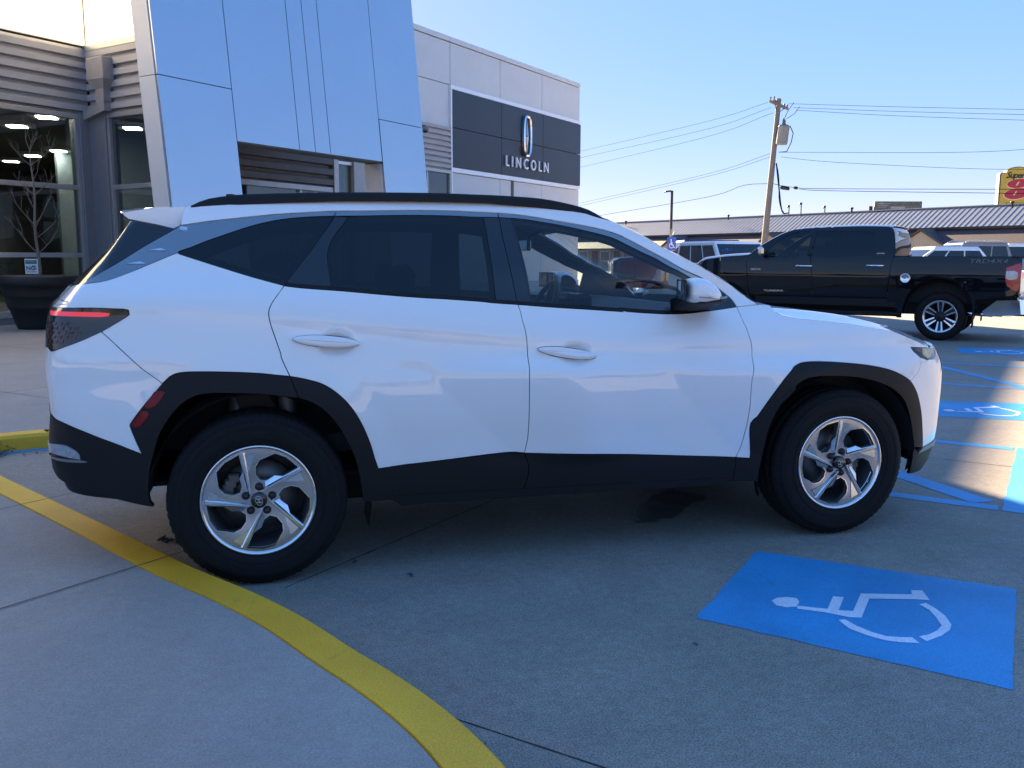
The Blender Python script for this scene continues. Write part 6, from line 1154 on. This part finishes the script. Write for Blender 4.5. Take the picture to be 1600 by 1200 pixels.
m = MB(); P = lambda s, o, z: A0_+d_*s+out*o+Z*z
m.add([P(0, dep, ze), P(Ln, dep, ze), P(Ln, 0, zr), P(0, 0, zr), P(0, -6, ze-.6), P(Ln, -6, ze-.6)], [(0, 1, 2, 3), (3, 2, 5, 4)])
sl_ = (P(0, 0, zr)-P(0, dep, ze)); n_ = d_.cross(sl_).normalized(); n_ = n_ if n_.z > 0 else -n_
for k in range(int(Ln/.42)): q = P(.42*k, dep+.02, ze-.01); m.box(q, d_*.05, sl_, n_*.03)
m.build('roof', M_ROOF, mo_); m = MB(); m.box(P(0, -.12, zr+.002), d_*Ln, out*.24, Z*.07); m.build('ridge_cap', M_ROOF, mo_)
m = MB(); m.box(P(0, dep-.05, ze-.16), d_*Ln, out*.14, Z*.15); m.build('gutter', M_DARKM, mo_)
m = MB(); m.box(P(0, -6, 0), d_*Ln, out*(6+dep-.8), Z*(ze-.02)); m.build('wall', M_BRICKY, mo_)
m = MB(); m.add([P(0, dep-.1, ze-.17), P(Ln, dep-.1, ze-.17), P(Ln, dep+1.35, 2.35), P(0, dep+1.35, 2.35)], [(0, 1, 2, 3)]); m.box(P(0, dep+1.2, 2.2), d_*Ln, out*.16, Z*.15); m.build('lower_roof', M_MANS, mo_)
for k in range(26):
    s0 = 3+3.6*k; m = MB(); m.box(P(s0, dep-.79, 1.0), d_*1.5, out*.05, Z*1.1); w_ = m.build('window', M_WHITE, mo_); m = MB(); m.box(P(s0+.08, dep-.735, 1.08), d_*1.34, out*.01, Z*.94); m.build('pane', M_FARG, w_)
    m = MB(); m.box(P(s0+2.0, dep-.79, .1), d_*.95, out*.04, Z*2.0); m.build('door', mat('motel door', (.14, .05, .04), .6, var=.1), mo_)
for gp in Q['gables']:
    s = (Vector(gp)-A0_).dot(d_); hw = 2.35; z0, z1 = 2.05, 3.42
    f0 = dep+1.75; m = MB(); m.prism([P(s-hw+.25, f0, z0), P(s+hw-.25, f0, z0), P(s, f0, z1-.12)], -out*.12); ga = m.build('gable', M_STUCCO, mo_)
    m = MB()
    for sg_ in (-1, 1): m.prism([P(s+sg_*hw, f0+.18, z0-.05), P(s, f0+.18, z1+.05), P(s, f0+.18, z1-.10), P(s+sg_*(hw-.18), f0+.18, z0-.05)], -out*2.4)
    m.build('gable_roof', M_MANS, ga); m = MB(); m.box(P(s-hw+.3, f0-.10, 0), d_*.25, -out*.25, Z*2.1); m.box(P(s+hw-.55, f0-.10, 0), d_*.25, -out*.25, Z*2.1); m.build('gable_post', M_STUCCO, ga)
for k, v_ in enumerate(Q['vents']):
    v_ = Vector(v_); m = MB(); h_ = {3: .75, 4: .95, 5: .55}.get(k, .35)
    if k in (3, 4, 5): m.tube([v_-Z*h_, v_], .045, 8); m.tube([v_-Z*.02, v_+Z*.08-out*.02, v_+out*.14+Z*.05, v_+out*.2-Z*.08], [.07, .08, .07, .05], 8)
    else: m.lathe([(-.3, .07), (.02, .07), (.03, .13), (.14, .13), (.16, .02)], v_, Z, d_, 12)
    m.build('roof_mast' if k in (3, 4, 5) else 'roof_vent', M_DARKM, mo_)
# service drop lying on the roof
# ---------------------------------------------------------------- pole, wires, lamp, signs
M_POLE = mat('weathered pole', (.17, .155, .14), .85, var=.25, scale=3, stretch=(6, 6, .6), bump=.3, bscale=12); M_WIRE = mat('wire', (.012, .014, .018), 1., spec=0.); M_STEEL = mat('galvanised steel', (.20, .21, .22), .6, .3, var=.15)
p1, p0 = Vector(Q['pole'][0]), Vector(Q['pole'][1]); dd = (p1-p0).normalized(); base = p0-dd*(p0.z/dd.z)
up_ = thing('utility_pole', 'leaning wooden utility pole with twin crossarms rising behind the pickup bonnet', 'utility pole', tuple(base), world=True)
m = MB(); m.tube([base+(p1-base)*t for t in np.linspace(0, 1.008, 10)], np.linspace(.18, .12, 10), 14); m.build('pole', M_POLE, up_)
for nm in ('arm1', 'arm2'):
    a_, b_ = [Vector(q) for q in Q[nm]]; m = MB(); dx = b_-a_; sd_ = dx.cross(Z).normalized(); m.box(a_-sd_*.05-Z*.06, dx, sd_*.10, Z*.12); ca = m.build('crossarm', M_POLE, up_)
    for t in (.03, .97): m = MB(); q = a_+dx*t+Z*.06; m.lathe([(0, .02), (.05, .02), (.06, .05), (.09, .03), (.11, .05), (.15, .035), (.16, .001)], q, Z, sd_, 10); m.build('insulator', mat('insulator glaze', (.10, .09, .09), .3), ca)
m = MB(); a_, b_ = [Vector(q) for q in Q['arm1']]; c_ = base+(p1-base)*.93; m.tube([a_+(b_-a_)*.25, c_], .02, 6); m.tube([a_+(b_-a_)*.85, c_], .02, 6); m.build('brace', M_DARKM, up_)
tf_ = thing('transformer', 'grey can transformer mounted on the upper right of the utility pole', 'transformer', Q['tf'][1], world=True)
a_, b_ = [Vector(q) for q in Q['tf']]; ax = (a_-b_); m = MB(); m.lathe([(0, .001), (0, .27), (.06, .29), (ax.length*.93, .29), (ax.length*.96, .31), (ax.length, .29), (ax.length+.06, .2), (ax.length+.07, .001)], b_, ax, U, 28); m.build('tank', M_STEEL, tf_)
m = MB(); 
for q in (-.12, .1): m.lathe([(0, .05), (.08, .07), (.14, .04), (.20, .06), (.28, .03), (.32, .02), (.33, .001)], a_+U*q+Z*.04, Z, U, 10)
m.build('bushing', mat('insulator glaze', (.10, .09, .09)), tf_); m = MB(); pm = base+(p1-base)*((b_.z+.3)/p1.z); m.tube([pm, b_+Z*.3], .05, 6); pm = base+(p1-base)*((a_.z-.2)/p1.z); m.tube([pm, a_-Z*.2], .05, 6); m.build('bracket', M_DARKM, tf_)
m = MB(); rt_ = _r2
m.tube([a_+rt_*.31, a_+rt_*.48-Z*.35, a_+rt_*.40-Z*.8, a_+rt_*.2-Z*1.25, a_-rt_*.2-Z*1.28], .022, 6); m.tube([a_+Z*.35, a_+rt_*.15+Z*.7, a_+rt_*.45+Z*1.15], .014, 6); m.tube([a_+rt_*.1+Z*.35, a_+rt_*.5+Z*.6, a_+rt_*.75+Z*.95], .014, 6); m.build('lead', M_WIRE, tf_)
WL = {'L1': 'highest power wire from the pole down left to the sign wall', 'L2': 'second highest power wire running left from the pole top', 'L3': 'third power wire running left, lowest of the top three', 'L4': 'upper of two close wires running left from the pole middle', 'L5': 'lower of two close wires running left from the pole middle',
      'L6': 'thick low cable running left from the pole past the lamp post', 'R1': 'topmost power wire running right from the crossarms', 'R2': 'middle of the three top wires running right from the crossarms', 'R3': 'lowest of the three top wires running right from the crossarms',
      'R4': 'level wire running right from below the transformer', 'R5': 'slightly sagging wire running right under the level one', 'R6': 'upper of two low cables running right to the yellow sign', 'R7': 'lower of two low cables running right to the yellow sign'}
for k, lb in WL.items():
    q = spline_pts(np.array(Q[k]), 24)[0]; m = MB(); rr = .014 if k in ('L6', 'R6', 'R7') else .0095; m.tube([tuple(p) for p in q], rr, 5); tag(m.build('power_line', M_WIRE), lb, 'wire', 'wires on the utility pole')
m = MB(); q = spline_pts(np.array(Q['riser']), 30)[0]; m.tube([tuple(p) for p in q], .035, 6); q[:, 0] += .05*np.sin(np.linspace(0, 25, 30)); m.tube([tuple(p) for p in q], .025, 6); tag(m.build('service_cable', M_WIRE), 'thick cable drooping from the utility pole to the motel roof', 'cable')
m = MB(); a_, b_ = [Vector(q) for q in Q['splice']]; m.lathe([(0, .03), (.05, .09), (.44, .09), (.48, .03)], a_, b_-a_, Z, 12); tag(m.build('splice_case', M_DARKM), 'black splice case hanging on the low cable right of the pole', 'cable case')
m = MB(); a_, b_ = [Vector(q) for q in Q['splice2']]; m.bev(a_-Z*.07, b_-a_, Vector((0, .12, 0)), Z*.14, .02); tag(m.build('terminal_box', M_DARKM), 'small dark box on the low cable just right of the splice case', 'cable case')
la, lb_, lc = [Vector(q) for q in Q['lamp']]; lp = thing('street_lamp', 'slim dark lamp post with a short flat head to the left', 'street lamp', (lb_.x, lb_.y, 0), world=True)
m = MB(); m.tube([(lb_.x, lb_.y, 0), (la.x, la.y, la.z)], .085, 10); m.build('post', M_DARKM, lp); m = MB(); m.bev(la-Vector((.05, .05, .06)), (lc-la)*1.15, Vector((0, .3, 0)), Z*.10, .03); m.build('lamp_head', M_DARKM, lp); m = MB(); m.tube([(lb_.x, lb_.y, 0), (lb_.x, lb_.y, .7)], .25, 12); m.build('base', M_STUCCO, lp)
hs = [Vector(q) for q in Q['hsign']]; hc = (hs[0]+hs[1]+hs[2]+hs[3])/4; sn_ = thing('parking_sign', 'small blue wheelchair parking sign on a thin post in front of the dark red SUV', 'sign', (hc.x, hc.y, 0), world=True)
rt_ = (hs[1]-hs[0]).normalized(); rt_.z = 0; nm_ = -Z.cross(rt_) if (-Z.cross(rt_)).dot(CAM-hc) > 0 else Z.cross(rt_)
m = MB(); m.bev(hc-rt_*.15-Z*.23, rt_*.30, nm_*-.01, Z*.46, .003); m.build('plate', mat('sign blue', (.02, .10, .50), .4), sn_); m = MB(); m.box(hc-rt_*.02-nm_*.06-Z*hc.z, rt_*.04, nm_*-.03, Z*(hc.z+.5)); m.box(hc+rt_*.02-nm_*.05+Z*.22, rt_*.10+Z*.16, nm_*-.02, rt_*-.02+Z*.04); m.build('post', M_STEEL, sn_)
m = MB(); f3 = lambda p: hc+rt_*p[0]+Z*p[1]+nm_*.004
def poly3(mb, pts):
    P_ = [f3(p) for p in pts]; t_ = geometry.tessellate_polygon([P_]); mb.add(P_, list(t_)+[tuple(x[::-1]) for x in t_])
poly3(m, [(.02*math.cos(a)-.02, .14+.025*math.sin(a)) for a in np.linspace(0, 6.28, 12)[:-1]]); poly3(m, [(-.035, .11), (-.005, .11), (0, .05), (.045, .05), (.045, .025), (.005, .025), (.005, .0), (.055, -.01), (.085, -.10), (.11, -.10), (.11, -.125), (.06, -.125), (.035, -.04), (-.025, -.03)])
m.grid(np.array([[f3((-.005+r_*math.cos(a), -.055+r_*math.sin(a))) for a in np.linspace(R(110), R(350), 20)] for r_ in (.085, .062)])); m.build('symbol', M_WHITE, sn_)
b3 = [Vector(q) for q in Q['bill']]; bd = thing('billboard', 'dark billboard seen edge up over the motel roof ridge', 'billboard', (b3[0].x, b3[0].y, 0), world=True); rt_ = Vector((b3[1].x-b3[0].x, b3[1].y-b3[0].y, 0)); wdt = rt_.length; rt_.normalize(); nm_ = Z.cross(rt_); nm_ = nm_ if nm_.dot(CAM-b3[0]) > 0 else -nm_
o_ = Vector((b3[0].x, b3[0].y, 5.0)); m = MB(); m.box(o_, rt_*wdt, -nm_*.35, Z*2.72); m.build('panel', mat('billboard print', (.05, .065, .06), .6, col2=(.16, .17, .15), scale=1.6), bd); m = MB(); m.box(o_+rt_*-.5-Z*.0-nm_*.3, rt_*.4, -nm_*.2, Z*2.2); m.build('frame', M_DARKM, bd)
m = MB(); [m.tube([(o_+rt_*wdt*t).xy[:]+(0,), (o_+rt_*wdt*t)[:]], .2, 8) for t in (.3, .7)]; m.build('post', M_DARKM, bd)
m = MB(); [m.box(o_+rt_*(.3+.02*k)+nm_*.003+Z*(2.45-.20*k), rt_*(1.5-.3*k), nm_*.004, Z*.07) for k in range(3)]; m.box(o_+rt_*1.8+nm_*.003+Z*1.9, rt_*1.6, nm_*.004, Z*.25); m.build('print_block', mat('pale print', (.42, .43, .40), .6, col2=(.2, .2, .2), scale=5), bd)
# yellow roadside sign
s0, s1, s2, s3 = [Vector(q) for q in Q['s8']]; rt_ = Vector((s1.x-s0.x, s1.y-s0.y, 0)).normalized(); nm_ = Z.cross(rt_); nm_ = nm_ if nm_.dot(CAM-s0) > 0 else -nm_; Wd = 2.75; z0 = 5.45
sg = thing('motel_sign', 'yellow motel sign reading Super above a red numeral, at the right edge', 'sign', (s0.x, s0.y, 0), world=True); f3 = lambda x, z, o=0.: Vector((s0.x, s0.y, 0))+rt_*x+Z*z+nm_*o
def outl(g_): 
    H_ = 8.02; return [(g_, z0+g_), (Wd-g_, z0+g_), (Wd-g_, H_-g_), (Wd-.30, H_-g_)]+[(Wd/2+(.95-g_)*math.cos(a), H_-.02+(.50-g_)*math.sin(a)) for a in np.linspace(.15, math.pi-.15, 16)]+[(.30, H_-g_), (g_, H_-g_)]
m = MB(); m.prism([f3(x, z) for x, z in outl(0)], -nm_*.45); m.build('cabinet', mat('dark green edge', (.03, .045, .04), .5), sg)
m = MB(); m.prism([f3(x, z, .012) for x, z in outl(.055)], -nm_*.01); m.build('face', mat('mustard sign face', (.52, .36, .045), .5, var=.05), sg); m = MB(); m.box(f3(-.07, z0, -.02), rt_*.06, -nm_*.4, Z*2.5); m.build('edge_strip', M_CREAM, sg)
def ell(mb, cx, cz, rx, rz, o, sh=.0, n=26): P_ = [f3(cx+rx*math.cos(a)+sh*rz*math.sin(a), cz+rz*math.sin(a), o) for a in np.linspace(0, 2*math.pi, n, endpoint=False)]; mb.prism(P_, nm_*.012)
M_SRED = mat('sign red', (.42, .02, .05), .5); M_SPALE = mat('sign pale yellow', (.72, .56, .22), .5)
m = MB(); ell(m, 1.42, 7.20, .92, .42, .018, .5); ell(m, 1.34, 6.42, 1.02, .50, .016, .5); m.build('numeral_outline', M_SPALE, sg); m = MB(); ell(m, 1.42, 7.20, .84, .35, .034, .5); ell(m, 1.34, 6.42, .94, .42, .032, .5); m.build('numeral', M_SRED, sg)
m = MB(); ell(m, 1.36, 7.18, .07, .17, .052, .6); ell(m, 1.22, 6.45, .07, .18, .052, .6); m.build('numeral_hole', M_SPALE, sg)
text_mb('Super', .46, .02, f3(.42, 7.62, .03), rt_, Z, shear=.35, spacing=.92, bold=.012).build('lettering', mat('sign black', (.015, .015, .015), .5), sg); text_mb('BY WYNDHAM', .13, .01, f3(.55, 5.62, .02), rt_, Z, spacing=1.35).build('lettering', mat('sign olive', (.20, .16, .02), .5), sg)
m = MB(); m.tube([f3(Wd/2, 0, -.25), f3(Wd/2, z0, -.25)], .25, 12); m.build('post', M_STEEL, sg)
# ---------------------------------------------------------------- planter with a bare tree by the showroom window
pb = Vector(Q['planter'][1]); pb.z = KZ; pl_ = thing('planter_pot', 'big black ribbed planter pot by the left showroom window', 'planter', tuple(pb), world=True); M_POT = mat('black plastic pot', (.014, .015, .017), .55, var=.15)
m = MB(); m.lathe([(0, .001), (0, .34), (.05, .36), (.36, .455), (.365, .475), (.40, .485), (.56, .52), (.565, .54), (.60, .545), (.76, .575), (.765, .655), (.80, .675), (.90, .68), (.93, .66), (.93, .60), (.86, .57), (.80, .55)], pb, Z, U, 48); m.build('pot', M_POT, pl_)
m = MB(); m.lathe([(0, .001), (.0, .56)], pb+Z*.82, Z, U, 32); m.build('soil', mat('soil', (.03, .022, .016), .95, var=.4, scale=20), pl_)
M_BARK = mat('grey bark', (.20, .17, .15), .9, var=.25, scale=14); bt = thing('bare_tree', 'young leafless tree growing in the black planter pot', 'tree', tuple(pb+Z*.82), world=True); tr_ = MB(); cr = MB(); rr_ = random.Random(11)
t0 = pb+Z*.82+_r2*.06; trunk = [t0+Vector((.015*math.sin(k*1.3), .02*math.cos(k*.9), .25*k)) for k in range(10)]; tr_.tube(trunk, np.linspace(.032, .010, 10), 8)
def branch(p, d, L_, r_, lv):
    P_ = [p]; d = d.normalized()
    for k in range(5): d = (d+Vector((rr_.gauss(0, .13), rr_.gauss(0, .13), .10))).normalized(); P_.append(P_[-1]+d*L_/5)
    cr.tube(P_, np.linspace(r_, r_*.35, 6), 5)
    if lv:
        for k in range(3 if lv > 1 else 2): q = P_[rr_.randint(2, 5)]; branch(q, d+Vector((rr_.gauss(0, .6), rr_.gauss(0, .6), rr_.uniform(.0, .6))), L_*rr_.uniform(.4, .65), r_*.5, lv-1)
for k in range(14):
    p = trunk[2+k*7//14]; a_ = k*2.4+rr_.random()*.5; branch(p, Vector((math.cos(a_), math.sin(a_), .75)), rr_.uniform(.35, .62), .009, 2)
for k in range(3): branch(trunk[-1], Vector((rr_.gauss(0, .4), rr_.gauss(0, .4), 1)), rr_.uniform(.3, .5), .008, 1)
tr_.build('trunk', M_BARK, bt); cr.build('crown', M_BARK, bt)
y0, y1, y2 = [Vector(q) for q in Q['psign']]; rt_ = (y1-y0); hh_ = (y1-y2).length; rt_.z = 0; wdt = rt_.length; rt_.normalize(); nm_ = Z.cross(rt_); nm_ = nm_ if nm_.dot(CAM-y0) > 0 else -nm_
yd = thing('yard_sign', 'small white and green NO sign stuck in the planter pot', 'sign', (y2.x, y2.y, .9), world=True); o_ = Vector((y0.x, y0.y, y1.z-hh_)); f3 = lambda x, z, o=0.: o_+rt_*x+Z*z+nm_*o
m = MB(); m.box(f3(0, 0), rt_*wdt, -nm_*.01, Z*hh_); m.build('plate', M_WHITE, yd); m = MB(); m.box(f3(.012, hh_*.66, .002), rt_*(wdt-.024), nm_*.002, Z*hh_*.27); m.build('green_band', mat('sign green', (.03, .22, .20), .5), yd)
text_mb('NO', hh_*.28, .003, f3(.02, hh_*.25, .002), rt_, Z, bold=.02).build('lettering', mat('sign navy', (.02, .03, .08), .5), yd); m = MB(); [m.box(f3(wdt*.58, hh_*(.28+.08*k), .002), rt_*wdt*.32, nm_*.002, Z*.012) for k in range(4)]; [m.box(f3(.03, hh_*(.80+.07*k), .005), rt_*(wdt-.07), nm_*.001, Z*.008) for k in range(2)]; m.box(f3(.03, hh_*.12, .002), rt_*(wdt-.06), nm_*.002, Z*.012); m.build('fine_print', mat('sign grey print', (.25, .3, .32), .5), yd)
m = MB(); [m.tube([f3(wdt*t, -.35, -.008), f3(wdt*t, hh_*.5, -.008)], .004, 5) for t in (.3, .7)]; m.build('stake', M_STEEL, yd)
for o_ in list(bpy.data.objects):
    if '_o' in o_: del o_['_o']
